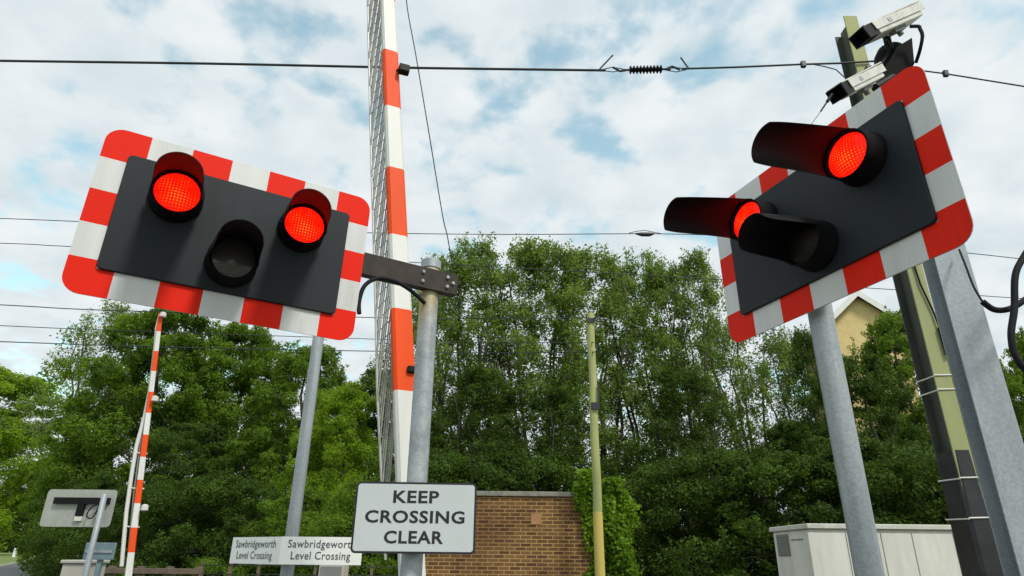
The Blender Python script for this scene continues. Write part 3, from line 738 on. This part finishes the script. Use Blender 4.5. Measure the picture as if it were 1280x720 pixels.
# ------------------------------------------------------------------ wires
def wire(name, pts, r, label, n=6, grp='overhead wires'):
    b = MB(); b.tube(smooth_path(pts, n), r, 8)
    root = thing(name, pts[0], label, 'wire', grp)
    b.build('conductor', WIRE, root, smooth=True)
    return root
Yw = 6.45
q = [at(x, y, Yw) for x, y in ((-420, 70), (0, 76), (260, 79.5), (500, 84.5), (640, 86.5), (757, 88))]
w1 = wire('overhead_wire', q, .0155, 'thickest dark wire high across the sky, with a ribbed insulator in it')
q2 = [at(x, y, Yw) for x, y in ((852, 86), (920, 84), (1000, 80.5), (1050, 79), (1100, 76))]
b = MB(); b.tube(q2, .0125, 8); b.tube([at(1014, 80, Yw), at(1030, 83, Yw), at(1045, 87, Yw), at(1056, 97, Yw)], .007, 8)
b.tube([at(x, y, Yw) for x, y in ((1150, 88), (1181, 92), (1280, 108), (1500, 150))], .0095, 8)
b.build('conductor_end', WIRE, w1, smooth=True)
ia, ib = at(786, 87.5, Yw), at(828, 86.5, Yw); d = (ib - ia).normalized(); sdv = d.cross(Vector((0, 0, 1))).normalized(); Mi = fr(ia, sdv, sdv.cross(d) * -1, d)
Li = (ib - ia).length; prof = []
for k in range(10):
    z = Li * (k + .5) / 10
    prof += [(.028, z - Li * .035), (.052, z - Li * .01), (.052, z + Li * .01), (.028, z + Li * .035)]
b = MB(); b.lathe(prof, 16, Mi); b.build('insulator', BLACK, w1, smooth=False)
for x0, x1, rod, hook in ((750, 782, (at(777, 87.5, Yw), ia), (at(766, 84, Yw), at(775, 89, Yw), at(782, 88, Yw))), (832, 858, (ib, at(838, 86.5, Yw)), (at(833, 86, Yw), at(840, 83, Yw), at(850, 87, Yw)))):
    b = MB(); b.tube(list(rod), .014, 8); b.tube(list(hook), .014, 8)
    for s_ in (1, -1):
        b.tube([at(x0, 87.5, Yw), at((x0 + x1) / 2, 87 + s_ * 3, Yw), at(x1, 87, Yw)], .006, 6)
    b.build('shackle', WIRE, w1, smooth=True)
b = MB(); b.tube([at(749, 87, Yw), at(766, 69, Yw)], .011, 8); b.build('wire_tail', WIRE, w1, smooth=True)
b = MB(); b.tube([at(861, 86, Yw), at(851, 72, Yw)], .011, 8); b.build('wire_tail', WIRE, w1, smooth=True)
for x, y in ((1004, 80.5), (1182, 92)):
    p = at(x, y, Yw); b = MB(); b.box(-.03, .03, -.025, .025, -.045, .045, rz(0, p), ch=.006); b.build('wire_clamp', WIRE, w1)
w2 = wire('overhead_wire', [at(x, y, 16) for x, y in ((-400, 262), (0, 273), (250, 284), (462, 291), (640, 293), (865, 293), (1080, 305), (1280, 324), (1600, 365))], .012, 'thin wire crossing just above the middle treetops, with a small connector in it')
p = at(805, 292, 16); b = MB(); b.tube([at(786, 291.5, 16), at(796, 289, 15.95), at(806, 288, 15.95), at(816, 290, 15.95), at(826, 292, 15.98)], .01, 6); b.tube([at(794, 292, 15.95), at(802, 293, 15.95), at(812, 293, 15.95), at(818, 292, 15.95)], [.02, .06, .06, .02], 10); b.build('connector', WIRE, w2, smooth=True)
wire('overhead_wire', [at(x, y, 17) for x, y in ((-400, 292), (0, 304), (85, 308), (400, 322), (700, 338), (1085, 360), (1261, 372), (1600, 395))], .012, 'thin wire second from the top at the left edge, hidden behind both striped boards')
UY = 14.2
wire('overhead_wire', [at(x, y, Y) for x, y, Y in ((-400, 361, 14), (0, 381, 16), (140, 388, 17), (470, 397, 18.6), (600, 398, 19.3), (740, 397, UY - .05))], .014, 'upper thin wire running from the left edge to the top of the timber pole')
wire('overhead_wire', [at(x, y, Y) for x, y, Y in ((-400, 388, 14), (0, 407, 16), (146, 413, 17), (470, 424, 18.6), (600, 428, 19.3), (742, 428, UY - .15))], .011, 'middle faint wire of the three reaching the timber pole')
wire('overhead_wire', [at(x, y, Y) for x, y, Y in ((-400, 413, 14), (0, 427, 16), (146, 432, 17), (300, 436, 17.8), (470, 439, 18.6), (600, 441, 19.3), (743, 440, UY - .15))], .014, 'lowest and darkest of the wires reaching the timber pole')
wire('stay_wire', [at(508, -60, 8.2), at(508, 0, 8.4), at(520, 70, 8.7), at(536, 165, 9.2), at(553, 268, 10), at(561, 305, 10.4), at(575, 400, 11.5), at(592, 600, 14.7)], .009, 'thin steep grey cable slanting down the sky beside the near boom')

# ------------------------------------------------------------------ timber pole
up_ = Vector((at(750, 715, UY).x, UY, 0))
uz = at(741, 392, UY).z; ux_ = at(741, 392, UY).x
tp_ = thing('timber_pole', up_, 'slender pale timber pole, yellow near its foot, in front of the ivy', 'pole')
b = MB(); zy = at(748, 640, UY).z
b.tube([up_ + Vector((0, 0, zy)), up_ + Vector((.012, 0, 3.1)), up_ + Vector((-.006, 0, 4)), up_ + Vector((.014, 0, 5.2)), up_ + Vector((.0, 0, 6.2)), up_ + Vector((.02, 0, uz))], [.098, .092, .095, .087, .091, .083], 11, mi=0)
b.tube([up_, up_ + Vector((0, 0, zy - .001))], [.110, .100], 14, mi=1); b.build('shaft', [WOODP, WOODY], tp_, smooth=True)
b = MB(); b.box(-.10, .10, -.12, -.07, -.05, .05, rz(0, up_ + Vector((.02, 0, uz - .2)))); b.tube([up_ + Vector((.05, -.11, uz - .2)), up_ + Vector((.17, -.12, uz - .1))], .022, 8); b.build('wire_clamp', WIRE, tp_)
zf = at(748, 498, UY).z
b = MB(); b.tube([up_ + Vector((.12, -.10, zf + .30)), up_ + Vector((.10, -.12, zf - .15))], .025, 8); b.box(-.07, .12, -.14, -.08, -.12, .03, rz(0, up_ + Vector((0, 0, zf - .15)))); b.build('fitting', WIRE, tp_)

# ------------------------------------------------------------------ brick building and ivy
bx0, bx1, byf, byb, bh = -2.05, 1.83, 15.0, 19.0, 2.90
bd = thing('brick_building', ((bx0 + bx1) / 2, 17, 0), 'low flat topped brown brick building behind the text sign, ivy on its right corner', 'building')
b = MB(); b.box(bx0, bx1, byf, byb, 0, bh - .06); b.build('wall', BRICK, bd)
b = MB(); b.box(bx0 - .04, bx1 + .04, byf - .05, byb + .04, bh - .059, bh + .045, ch=.01); b.build('coping', COPE, bd)
p = at(670, 649, byf); b = MB(); b.box(p.x - .11, p.x + .11, byf - .012, byf + .05, p.z - .11, p.z + .11); b.build('air_brick', mat('terracotta_vent', (.36, .20, .09), .9), bd)

def leaf_mesh(name, P, size, mtl, seed, up=.5, centers=None, aspect=.62):
    """many leaf sized quads at points P, each turned at random (biased outwards and up)"""
    rg = np.random.default_rng(seed); n = len(P)
    nrm = rg.normal(size=(n, 3)); nrm /= np.linalg.norm(nrm, axis=1)[:, None]
    nrm[:, 2] += up
    if centers is not None: nrm += .7 * centers
    nrm /= np.linalg.norm(nrm, axis=1)[:, None]
    a = rg.normal(size=(n, 3)); a -= (a * nrm).sum(1)[:, None] * nrm; a /= np.linalg.norm(a, axis=1)[:, None]
    c = np.cross(nrm, a)
    s = size * rg.uniform(.6, 1.35, n)[:, None]
    V = np.empty((n, 4, 3), np.float32)
    V[:, 0] = P - a * s * .5; V[:, 1] = P + c * s * aspect * .5 - a * s * .05 + nrm * s * .08; V[:, 2] = P + a * s * .5; V[:, 3] = P - c * s * aspect * .5 - a * s * .05 + nrm * s * .08
    me = bpy.data.meshes.new(name); me.vertices.add(n * 4); me.vertices.foreach_set('co', V.reshape(-1))
    me.loops.add(n * 4); me.loops.foreach_set('vertex_index', np.arange(n * 4, dtype=np.int32))
    me.polygons.add(n); me.polygons.foreach_set('loop_start', np.arange(0, n * 4, 4, dtype=np.int32))
    me.update(calc_edges=True); me.materials.append(mtl)
    return me

def link(name, me, parent=None):
    o = bpy.data.objects.new(name, me); col.objects.link(o)
    if parent is not None: o.parent = parent
    return o

# ivy bush over the right corner
rg = np.random.default_rng(5)
ivy = thing('ivy_bush', (2.20, 15.2, 0), 'bright green ivy bush over the right corner of the brick building', 'plant')
n = 17000; th = rg.uniform(0, 2 * math.pi, n); z = rg.uniform(0, 1, n)
rad = (.47 + .12 * np.sin(th * 3 + z * 9) + .08 * np.sin(th * 7 - z * 14)) * np.where(z > .84, np.sqrt(np.clip(1 - ((z - .84) / .16) ** 2, 0.02, 1)), 1) * (rg.uniform(.62, 1.06, n) + (rg.uniform(size=n) < .12) * rg.uniform(0, .22, n))
P = np.stack([rad * np.cos(th) + .02, rad * .8 * np.sin(th) - .05, z * 3.08], 1)
n2_ = 2600; P2 = np.stack([rg.normal(-.42, .09, n2_), rg.normal(-.2, .08, n2_), rg.uniform(2.75, 3.45, n2_)], 1); P2[:, 0] += (P2[:, 2] - 3) * -.05 + .05 * np.sin(P2[:, 2] * 9)
kk = rg.uniform(size=n2_) < np.interp(P2[:, 2], [2.75, 3.45], [1, .15]); P2 = P2[kk]
P3 = np.stack([rg.normal(.12, .09, 1200), rg.normal(-.2, .1, 1200), rg.uniform(2.95, 3.25, 1200)], 1)
P4 = np.stack([rg.uniform(-.72, -.2, 2600), rg.uniform(-.36, -.22, 2600), 0 * np.ones(2600)], 1); P4[:, 2] = 3.02 - rg.uniform(0, 1, 2600) ** 1.6 * (P4[:, 0] + .85) * 2.6 * (1 + .35 * np.sin(P4[:, 0] * 23)) + rg.normal(0, .05, 2600); P4[:, 0] += rg.normal(0, .05, 2600)
P = np.concatenate([P, P2, P3, P4]); cen = P.copy(); cen[:, 2] = (cen[:, 2] - 2) * .5; cen /= np.linalg.norm(cen, axis=1)[:, None]
IVYL = leaf_mat('ivy_leaf_green', (.035, .090, .007), (.23, .41, .024), .42)
link('foliage', leaf_mesh('ivy_foliage', P, .085, IVYL, 3, .35, cen, .8), ivy)
b = MB(); b.tube([(2.05, 15.2, 0), (2.1, 15.1, 1.4), (2.0, 15.15, 2.6)], [.09, .07, .03], 8); b.tube([(2.1, 15.1, .6), (2.35, 15.05, 1.6), (2.3, 15.0, 2.7)], [.06, .04, .02], 8); b.build('stem', BARK, ivy)

# ------------------------------------------------------------------ cabinets
cx0, cx1, cyf, cyb, ch_ = 3.95, 7.45, 9.0, 10.25, 2.03
cab = thing('equipment_cabinet', (5.4, 9.6, 0), 'long cream trackside equipment cabinet behind the right signal pole', 'cabinet')
b = MB(); b.box(cx0, cx1, cyf, cyb, 0, ch_ - .055, ch=.01); b.build('cabinet_body', CREAM, cab)
b = MB(); b.box(cx0 - .04, cx1 + .04, cyf - .05, cyb + .04, ch_ - .054, ch_ + .01, ch=.008); b.build('lid', LIDM, cab)
xs = [at(px, 690, cyf).x for px in (1012, 1060, 1104, 1143, 1195, 1248, 1300)]
for xa, xb in zip(xs, xs[1:]):
    b = MB(); b.box(xa + .006, xb - .006, cyf - .018, cyf - .001, .12, ch_ - .10, ch=.003); dr_ = b.build('door', CREAM, cab)
    b = MB(); b.box(xb - .06, xb - .035, cyf - .035, cyf - .0185, 1.0, 1.14, ch=.003); b.build('door_handle', GREYC, dr_)
pa, pb = at(969, 665, 10.05), at(983, 688, 9.8)
b = MB()
for k in range(7): b.box(cx0 - .014, cx0 + .005, 9.72, 10.12, 1.66 + k * .038, 1.685 + k * .038)
b.box(cx0 - .006, cx0 + .004, 9.70, 10.14, 1.64, 1.93); b.build('louvre', GREYC, cab)
b = MB(); b.box(cx0 - .008, cx0 + .003, 9.22, 9.62, 1.845, 1.86); b.build('slot', GREYC, cab)

# ------------------------------------------------------------------ house gable among the trees
hy = 27.0; pk = at(1069, 369, hy); hw = 1.65; ang = R(-12)
hs = thing('brick_house', (pk.x, hy + 2, 0), 'yellow brick gable end with a dark roof above the right hand trees', 'house')
Mg = rz(ang, (pk.x, hy, 0)); rise = 1.5
b = MB()
pent = [(-hw, 0), (hw, 0), (hw, pk.z - rise), (0, pk.z - .05), (-hw, pk.z - rise)]
b.add([(x, 0, z) for x, z in pent] + [(x, 4, z) for x, z in pent], [(0, 1, 2, 3, 4), (9, 8, 7, 6, 5), (0, 5, 6, 1), (1, 6, 7, 2), (2, 7, 8, 3), (3, 8, 9, 4), (4, 9, 5, 0)], Mg); b.build('wall', HOUSEW, hs)
b = MB(); e_ = .3; sl_ = rise / hw
for s_ in (1, -1):
    b.add([(0, -e_, pk.z + .02), (s_ * (hw + e_), -e_, pk.z - sl_ * (hw + e_) + .02), (s_ * (hw + e_), 4 + e_, pk.z - sl_ * (hw + e_) + .02), (0, 4 + e_, pk.z + .02),
           (0, -e_, pk.z + .16), (s_ * (hw + e_), -e_, pk.z - sl_ * (hw + e_) + .16), (s_ * (hw + e_), 4 + e_, pk.z - sl_ * (hw + e_) + .16), (0, 4 + e_, pk.z + .16)],
          [(0, 1, 2, 3), (7, 6, 5, 4), (0, 4, 5, 1), (1, 5, 6, 2), (2, 6, 7, 3)], Mg)
b.build('roof', TILE, hs)
b = MB()
for s_ in (1, -1):
    x1_ = s_ * (hw + e_); z1_ = pk.z - sl_ * (hw + e_)
    b.add([(0, -e_ - .03, pk.z - .16), (x1_, -e_ - .03, z1_ - .16), (x1_, -e_ - .03, z1_ + .17), (0, -e_ - .03, pk.z + .17), (0, -e_ - .002, pk.z - .16), (x1_, -e_ - .002, z1_ - .16), (x1_, -e_ - .002, z1_ + .17), (0, -e_ - .002, pk.z + .17)],
          [(0, 1, 2, 3), (7, 6, 5, 4), (0, 4, 5, 1), (1, 5, 6, 2), (2, 6, 7, 3), (3, 7, 4, 0)], Mg)
b.build('bargeboard', SIGNW, hs)

# ------------------------------------------------------------------ lower left corner
PY = 9.0
q0, q1, q2_, q3 = [at(x, y, PY) for x, y in ((61, 612), (145, 613), (134, 659), (54, 657))]
cc = (q0 + q1 + q2_ + q3) / 4
pb_ = thing('sign_reverse', (at(123, 690, PY).x + .02, PY, 0), 'back of a pale rounded plate with a black bracket, on a slim pole', 'sign')
Mq = fr(cc + Vector((0, 0, 0)), (1, 0, 0), (0, 0, 1), (0, -1, 0))
b = MB(); b.prism(rrect(.93, .47, .05), -.006, 0, Mq); b.build('plate', PLATE, pb_)
b = MB(); b.box(-.33, .40, .05, .13, .0005, .05, Mq); b.box(.0, .085, -.10, .0495, .0005, .045, Mq); b.build('bracket', BLACK, pb_)
b = MB(); b.box(-.005, .085, -.165, -.105, .0005, .04, Mq, ch=.004); b.build('junction_box', CAMW, pb_)
pole = Vector((at(132, 640, PY).x + .0, PY - .11, 0))
b = MB(); b.lathe([(.036, 0), (.036, cc.z + .16), (.03, cc.z + .17)], 16, fr(pole)); b.build('pole', GALV, pb_, smooth=True)
b = MB(); b.tube(smooth_path([Mq @ Vector(p) for p in ((.30, .06, .06), (.21, .0, .08), (.18, -.10, .08), (.25, -.13, .08), (.31, -.02, .09), (.33, .04, .12))]), .009, 8); b.build('cable', RUBBER, pb_, smooth=True)
bpn = at(125, 689, 9.6)
bl = thing('small_panel', (bpn.x, 9.6, 0), 'small blue grey panel on a short post under the pale plate', 'panel')
b = MB(); b.box(bpn.x - .22, bpn.x + .20, 9.6, 9.63, bpn.z - .11, bpn.z + .11, ch=.006); b.build('panel', BLUEG, bl)
b = MB(); b.box(bpn.x - .19, bpn.x + .17, 9.585, 9.5985, bpn.z - .02, bpn.z + .015); b.build('rail', GALV, bl)
b = MB(); b.box(bpn.x - .03, bpn.x + .03, 9.632, 9.69, 0, bpn.z + .1); b.build('post', BLUEG, bl)
bb_ = at(97, 708, 10.5)
bc = thing('concrete_block', (bb_.x, 10.5, 0), 'pale concrete cabinet plinth with a flat cap, at the foot of the blue grey panel', 'plinth')
b = MB(); b.box(bb_.x - .17, bb_.x + .20, 10.4, 10.9, 0, bb_.z + .04, ch=.01); b.build('block', CONC, bc)
b = MB(); b.box(bb_.x - .20, bb_.x + .23, 10.37, 10.93, bb_.z + .041, bb_.z + .09, ch=.01); b.build('cap', CONC, bc)

# timber fence by the far barrier
FY = 13.4
wf = thing('wooden_fence', (-7.6, FY, 0), 'low weathered wooden post and rail fence below the far barrier', 'fence')
xa, xb = at(96, 712, FY).x, at(249, 712, FY).x; zt = at(170, 710, FY).z
b = MB(); b.box(xa, xb, FY, FY + .05, zt - .10, zt, ch=.005); b.build('rail', FENCE, wf)
b = MB(); b.box(xa, xb, FY + .0, FY + .05, zt - .55, zt - .45, ch=.005); b.build('rail', FENCE, wf)
for x in np.linspace(xa + .05, xb - .05, 5):
    b = MB(); b.box(x - .06, x + .06, FY + .052, FY + .16, 0, zt + .03, ch=.006); b.build('post', FENCE, wf)
# wire fence further right
wy = 13.9
wn = thing('wire_fence', (-4.5, wy, 0), 'low wire fence with slim posts under the name boards', 'fence')
xa, xb = at(252, 712, wy).x, at(500, 712, wy).x; zt = at(330, 707, wy).z
for x in np.linspace(xa, xb, 8):
    b = MB(); b.box(x - .025, x + .025, wy, wy + .05, 0, zt + .05); b.build('post', FENCE, wn)
b = MB()
for k in range(6): b.tube([(xa, wy - .01, zt - k * .16), (xb, wy - .01, zt - k * .16)], .006, 5)
b.build('strand', WIRE, wn)
p = at(414, 712, 9.5)
jb = thing('grey_box', (p.x, 9.6, 0), 'plain grey metal box under the right end of the name board', 'box')
b = MB(); b.box(p.x - .17, p.x + .17, 9.5, 9.8, 0, at(414, 705, 9.5).z, ch=.01); b.build('casing', CONC, jb)
b = MB(); b.box(p.x - .14, p.x + .14, 9.485, 9.499, .2, at(414, 708, 9.5).z, ch=.003); b.build('door', GREYC, jb)
# small marker far off on the verge
p = at(17, 694, 60); mk = thing('verge_marker', (p.x, 60, gz(60)), 'tiny white marker post on the far grass verge', 'post')
b = MB(); b.box(p.x - .12, p.x + .12, 60, 60.1, 1.1, 1.85, ch=.02); b.build('marker', SIGNW, mk)

# ------------------------------------------------------------------ trees
def clump_points(rg, c, r, n, flat=.75):
    d = rg.normal(size=(n, 3)); d /= np.linalg.norm(d, axis=1)[:, None]
    rr = r * rg.uniform(.35, 1.05, n)[:, None] ** .6
    return c + d * rr * np.array([1, 1, flat]), d

def tree_meshes(seed, Ht, Rad, base, nclump, per, leaf, mtl, airy=False, prof=None, cr=(.5, 1.0), stems=1, flat=.7):
    rg = np.random.default_rng(seed)
    b = MB(); trunks = []
    for s in range(stems):
        a = rg.uniform(0, 6.28); sp0 = 0 if stems == 1 else Rad * .12; lean_ = Rad * (.12 if stems == 1 else .5)
        pts = []
        for k in range(9):
            f = k / 8
            pts.append(Vector((math.cos(a) * (sp0 + lean_ * f ** 1.3) + rg.normal() * .08 * f * 2, math.sin(a) * (sp0 + lean_ * f ** 1.3) + rg.normal() * .08 * f * 2, Ht * .90 * f)))
        r0 = Ht * (.019 if stems == 1 else .0055)
        b.tube(pts, [r0 * (1.25 - f) ** .9 + .01 for f in np.linspace(0, 1.1, 9)], 9, cap=False); trunks.append(pts)
    prof = prof or (lambda t_: math.sin(math.pi * min(1, .12 + .88 * t_) ** .85) ** .7)
    Ps = []; Ds = []
    ph = rg.uniform(0, 6.28, 4)
    nl = max(8, nclump // 9)
    limbs = []
    for i in range(nl):
        t_ = (i + .5) / nl; z = Ht * (base + (1 - base) * t_ * .92); a = i * 2.4 + rg.normal() * .4
        rr = Rad * prof(t_) * rg.uniform(.45, .8)
        tr = trunks[i % stems]; zi = max(.05, (z - rr * rg.uniform(.5, 1.1)) / (Ht * .90)); zi = min(.97, zi); j = int(zi * 8); st = tr[j].lerp(tr[min(8, j + 1)], zi * 8 - j)
        tip = Vector((math.cos(a) * rr, math.sin(a) * rr, z))
        mid = st.lerp(tip, .5) + Vector((rg.normal() * .15, rg.normal() * .15, -.15 * rr * .3))
        r1 = Ht * (.0065 if stems == 1 else .0032) * (1.15 - t_)
        b.tube([st, mid, tip], [r1, r1 * .7, r1 * .4], 6, cap=False); limbs.append((tip, r1 * .4))
    for i in range(nclump):
        t_ = rg.uniform(0, 1) ** .9; z = Ht * (base + (1 - base) * t_); a = rg.uniform(0, 6.28)
        lob = 1 + .22 * math.sin(3 * a + ph[0] + t_ * 4) + .16 * math.sin(5 * a + ph[1] - t_ * 7) + .12 * math.sin(2 * a + ph[2] + 11 * t_)
        rr = Rad * prof(t_) * lob * rg.uniform(.15, 1) ** .5
        c = np.array([math.cos(a) * rr, math.sin(a) * rr, z])
        lb = min(limbs, key=lambda q: (q[0] - Vector(c)).length + (2 if q[0].z > c[2] + .3 else 0))
        st = lb[0]; tip = Vector(c)
        b.tube([st, st.lerp(tip, .5) + Vector((rg.normal() * .1, rg.normal() * .1, .05)), tip], [lb[1] * .8, lb[1] * .55, .012], 4, cap=False)
        r = rg.uniform(*cr) * (1.1 - .35 * t_)
        if airy:
            # upright sprays: leaves strung along short twigs
            for q in range(5):
                dd = np.array([rg.normal() * .5, rg.normal() * .5, rg.uniform(.2, 1.1)]); dd /= np.linalg.norm(dd)
                ln = r * rg.uniform(.9, 1.9); e_ = c + dd * ln
                b.tube([tip, Vector(e_)], [.010, .004], 3, cap=False)
                m_ = per // 5; s_ = rg.uniform(.15, 1.05, m_)[:, None]
                pts = c + dd * ln * s_ + rg.normal(size=(m_, 3)) * .17 * (1.25 - s_ * .7)
                Ps.append(pts); Ds.append(pts - c - dd * ln * s_)
        else:
            pts, d_ = clump_points(rg, c, r, per, flat); Ps.append(pts); Ds.append(d_)
            for q in range(3):
                dd = rg.normal(size=3); dd[2] = abs(dd[2]) * .6; dd /= np.linalg.norm(dd); e_ = c + dd * r * rg.uniform(1.0, 1.5)
                m_ = per // 10; s_ = rg.uniform(.5, 1, m_)[:, None]; pts = c + (e_ - c) * s_ + rg.normal(size=(m_, 3)) * .07
                Ps.append(pts); Ds.append(np.tile(dd, (m_, 1)))
    P = np.concatenate(Ps); D = np.concatenate(Ds); D /= np.linalg.norm(D, axis=1)[:, None] + 1e-6
    cm = leaf_mesh('crown', P, leaf, mtl, seed + 50, .55, D)
    tm = bpy.data.meshes.new('trunk'); tm.from_pydata(b.v, [], b.f); tm.materials.append(BARK)
    tm.polygons.foreach_set('use_smooth', [True] * len(tm.polygons)); tm.update()
    return tm, cm

broad = lambda t_: (max(0.0, math.sin(math.pi * (.08 + .90 * t_))) ** .55)
cone = lambda t_: max(.06, (1 - t_) ** .75) * (1 if t_ > .12 else .8)
spire = lambda t_: (max(0.0, math.sin(math.pi * (.10 + .86 * t_ ** .9))) ** .6)
K = {
 'broad': tree_meshes(11, 13.5, 4.6, .06, 280, 380, .135, LEAF_MID, prof=broad, cr=(.5, 1.0)),
 'broad2': tree_meshes(12, 13.0, 4.2, .06, 250, 380, .135, LEAF_MID, prof=broad, cr=(.5, .95)),
 'bright': tree_meshes(13, 10.0, 3.2, .02, 230, 340, .12, LEAF_BRIGHT, prof=broad, cr=(.45, .8)),
 'airy': tree_meshes(14, 15.5, 3.3, .06, 290, 160, .135, LEAF_GREY, airy=True, cr=(.42, .75), stems=5, prof=spire),
 'airy2': tree_meshes(15, 15.0, 3.0, .08, 235, 155, .135, LEAF_GREY, airy=True, cr=(.42, .75), stems=5, prof=spire),
 'sparse': tree_meshes(16, 13.0, 2.8, .28, 125, 90, .13, LEAF_GREY, airy=True, cr=(.45, .8), stems=5, prof=spire),
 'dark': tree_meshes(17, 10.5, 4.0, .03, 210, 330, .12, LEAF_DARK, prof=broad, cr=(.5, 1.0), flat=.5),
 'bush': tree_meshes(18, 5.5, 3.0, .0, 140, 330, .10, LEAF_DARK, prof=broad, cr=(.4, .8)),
 'bushm': tree_meshes(19, 4.5, 2.4, .0, 120, 330, .09, LEAF_MID, prof=broad, cr=(.35, .7)),
}
def recolour(pair, m_):
    c_ = pair[1].copy(); c_.materials.clear(); c_.materials.append(m_); return (pair[0], c_)
K['airyd'] = recolour(K['airy2'], LEAF_DARK)
HT = dict(airyd=15.0, broad=13.5, broad2=13.0, bright=10.0, airy=15.5, airy2=15.0, sparse=13.0, dark=10.5, bush=5.5, bushm=4.5)
def tree(kind, px, top, Y, wscale, rot, label, name='tree', cat='tree', grp='trees beyond the crossing', topscale=1.0):
    p = at(px, top, Y); s = (p.z - gz(Y)) / (HT[kind] * 1.06)
    r = thing(name, (p.x, Y, gz(Y)), label, cat, grp)
    r.scale = (s * wscale, s * wscale, s); r.rotation_euler = (0, 0, rot)
    link('trunk', K[kind][0], r); link('crown', K[kind][1], r)
    return r
T = [
 # kind, px, top y, Y, width, rot, label
 ('bright', 0, 452, 68, 1.45, .3, 'bright leafy tree cut by the left edge, beyond the grass verge'),
 ('bright', -85, 430, 80, 1.1, 1.3, 'bright tree mostly outside the left edge, behind the edge tree'),
 ('broad2', 62, 575, 90, 1.9, 2.0, 'small distant tree low in the gap left of the pale plate'),
 ('broad', 148, 458, 33, .80, .0, 'shorter tree just left of the distant barrier boom'),
 ('sparse', 152, 376, 36, 1.0, .9, 'thin topped tree whose sprigs show left of the distant boom top'),
 ('broad', 225, 376, 32, .92, 1.9, 'tallest broad tree under the left half of the left signal'),
 ('broad2', 318, 398, 34, .95, .7, 'broad tree directly under the right half of the left signal'),
 ('broad2', 395, 425, 31, .85, 2.9, 'rounded tree behind the slim pole with name boards'),
 ('bright', 436, 468, 26, .80, 2.2, 'light green tree between the slim pole and the near boom'),
 ('dark', 492, 452, 36, 1.0, 4.0, 'dark tree seen through the barrier skirt'),
 ('airy', 590, 292, 27, .95, .0, 'airy tall tree just right of the left signal pole top'),
 ('airy2', 540, 350, 31, .9, 1.2, 'thin grey green tree directly behind the left signal pole'),
 ('airy', 672, 291, 28, 1.0, 2.1, 'tallest airy tree in the middle of the picture'),
 ('airy2', 738, 303, 29, 1.0, 3.0, 'airy tall tree behind the top of the timber pole'),
 ('airy', 800, 312, 30, .9, 4.2, 'airy tall tree between the timber pole and the right signal'),
 ('airy2', 858, 308, 28, .72, 5.1, 'slender airy tree touching the left corner of the right striped board'),
 ('sparse', 925, 372, 30, 1.1, .5, 'sparse tree with sky showing between its stems under the right board'),
 ('sparse', 985, 410, 31, .95, 2.5, 'sparse tree just left of the right signal pole'),
 ('airyd', 1006, 402, 24.5, .62, 2.2, 'narrow tree between the sparse trees and the yellow gable'),
 ('dark', 1062, 438, 21, .80, .2, 'dark dense tree below the yellow gable'),
 ('broad2', 1116, 384, 23, .72, 1.0, 'bushy tree between the gable and the green steel column'),
 ('broad2', 1200, 418, 24, .65, 2.0, 'tree between the green column and the right edge, behind the camera mast'),
 ('broad', 1290, 405, 25, .70, 3.0, 'tree at the right edge behind the hanging cables'),
 ('dark', 980, 520, 23, .95, 1.4, 'low dark tree filling the ground left of the right signal pole'),
 ('airyd', 850, 455, 25, 1.3, 3.3, 'loose tree low beneath the slender airy trees'),
 ('airyd', 690, 480, 24, 1.3, 5.0, 'low loose tree above the brick building and left of the timber pole'),
 ('airyd', 600, 455, 25, 1.3, 4.4, 'loose tree low above the left end of the brick building'),
 ('dark', 250, 520, 27, 1.0, 3.6, 'dark low tree behind the distant boom'),
]
for kind, px, top, Y, w_, ro, lab in T: tree(kind, px, top, Y, w_, ro, lab)
B = [
 ('bush', 126, 590, 27, .8, 'dark bush behind the pale reversed plate'),
 ('bush', 190, 600, 24, 1.0, 'dark bush behind the foot of the distant boom'),
 ('bush', 290, 590, 24, 1.1, 'dark bush behind the angled name board'),
 ('bushm', 385, 610, 22, 1.1, 'mid green bush behind the foot of the slim pole'),
 ('bushm', 462, 600, 21, 1.0, 'mid green bush left of the text sign'),
 ('bush', 560, 560, 22, 1.1, 'dark bush rising behind the left of the brick building'),
 ('bush', 660, 560, 23, 1.1, 'dark bush rising behind the middle of the brick building'),
 ('bush', 800, 585, 20, 1.05, 'dark bush just right of the ivy'),
 ('bush', 885, 560, 19, 1.1, 'dark bush left of the cream cabinet'),
 ('bush', 975, 560, 18, 1.1, 'dark bush behind the left end of the cream cabinet'),
 ('bush', 1075, 545, 17, 1.1, 'dark bush behind the middle of the cream cabinet'),
 ('bush', 1175, 545, 17, 1.1, 'dark bush behind the right end of the cream cabinet'),
 ('bush', 1290, 530, 17, 1.1, 'dark bush at the right edge low behind the mast'),
]
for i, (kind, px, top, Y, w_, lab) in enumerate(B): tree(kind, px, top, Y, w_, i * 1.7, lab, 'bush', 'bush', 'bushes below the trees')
# far wood closing the view at the left and right
rg = np.random.default_rng(77); n = 60000
ux = rg.uniform(-1, 1, n); X = ux * 210 - 20; Yy = 200 + rg.uniform(0, 30, n) - np.abs(ux) ** 2 * 30
hh = 13 + 4 * np.sin(X * .11) + 3 * np.sin(X * .29 + 1) + 2 * np.sin(X * .7)
P = np.stack([X, Yy, hh * rg.uniform(0, 1, n) ** .7], 1)
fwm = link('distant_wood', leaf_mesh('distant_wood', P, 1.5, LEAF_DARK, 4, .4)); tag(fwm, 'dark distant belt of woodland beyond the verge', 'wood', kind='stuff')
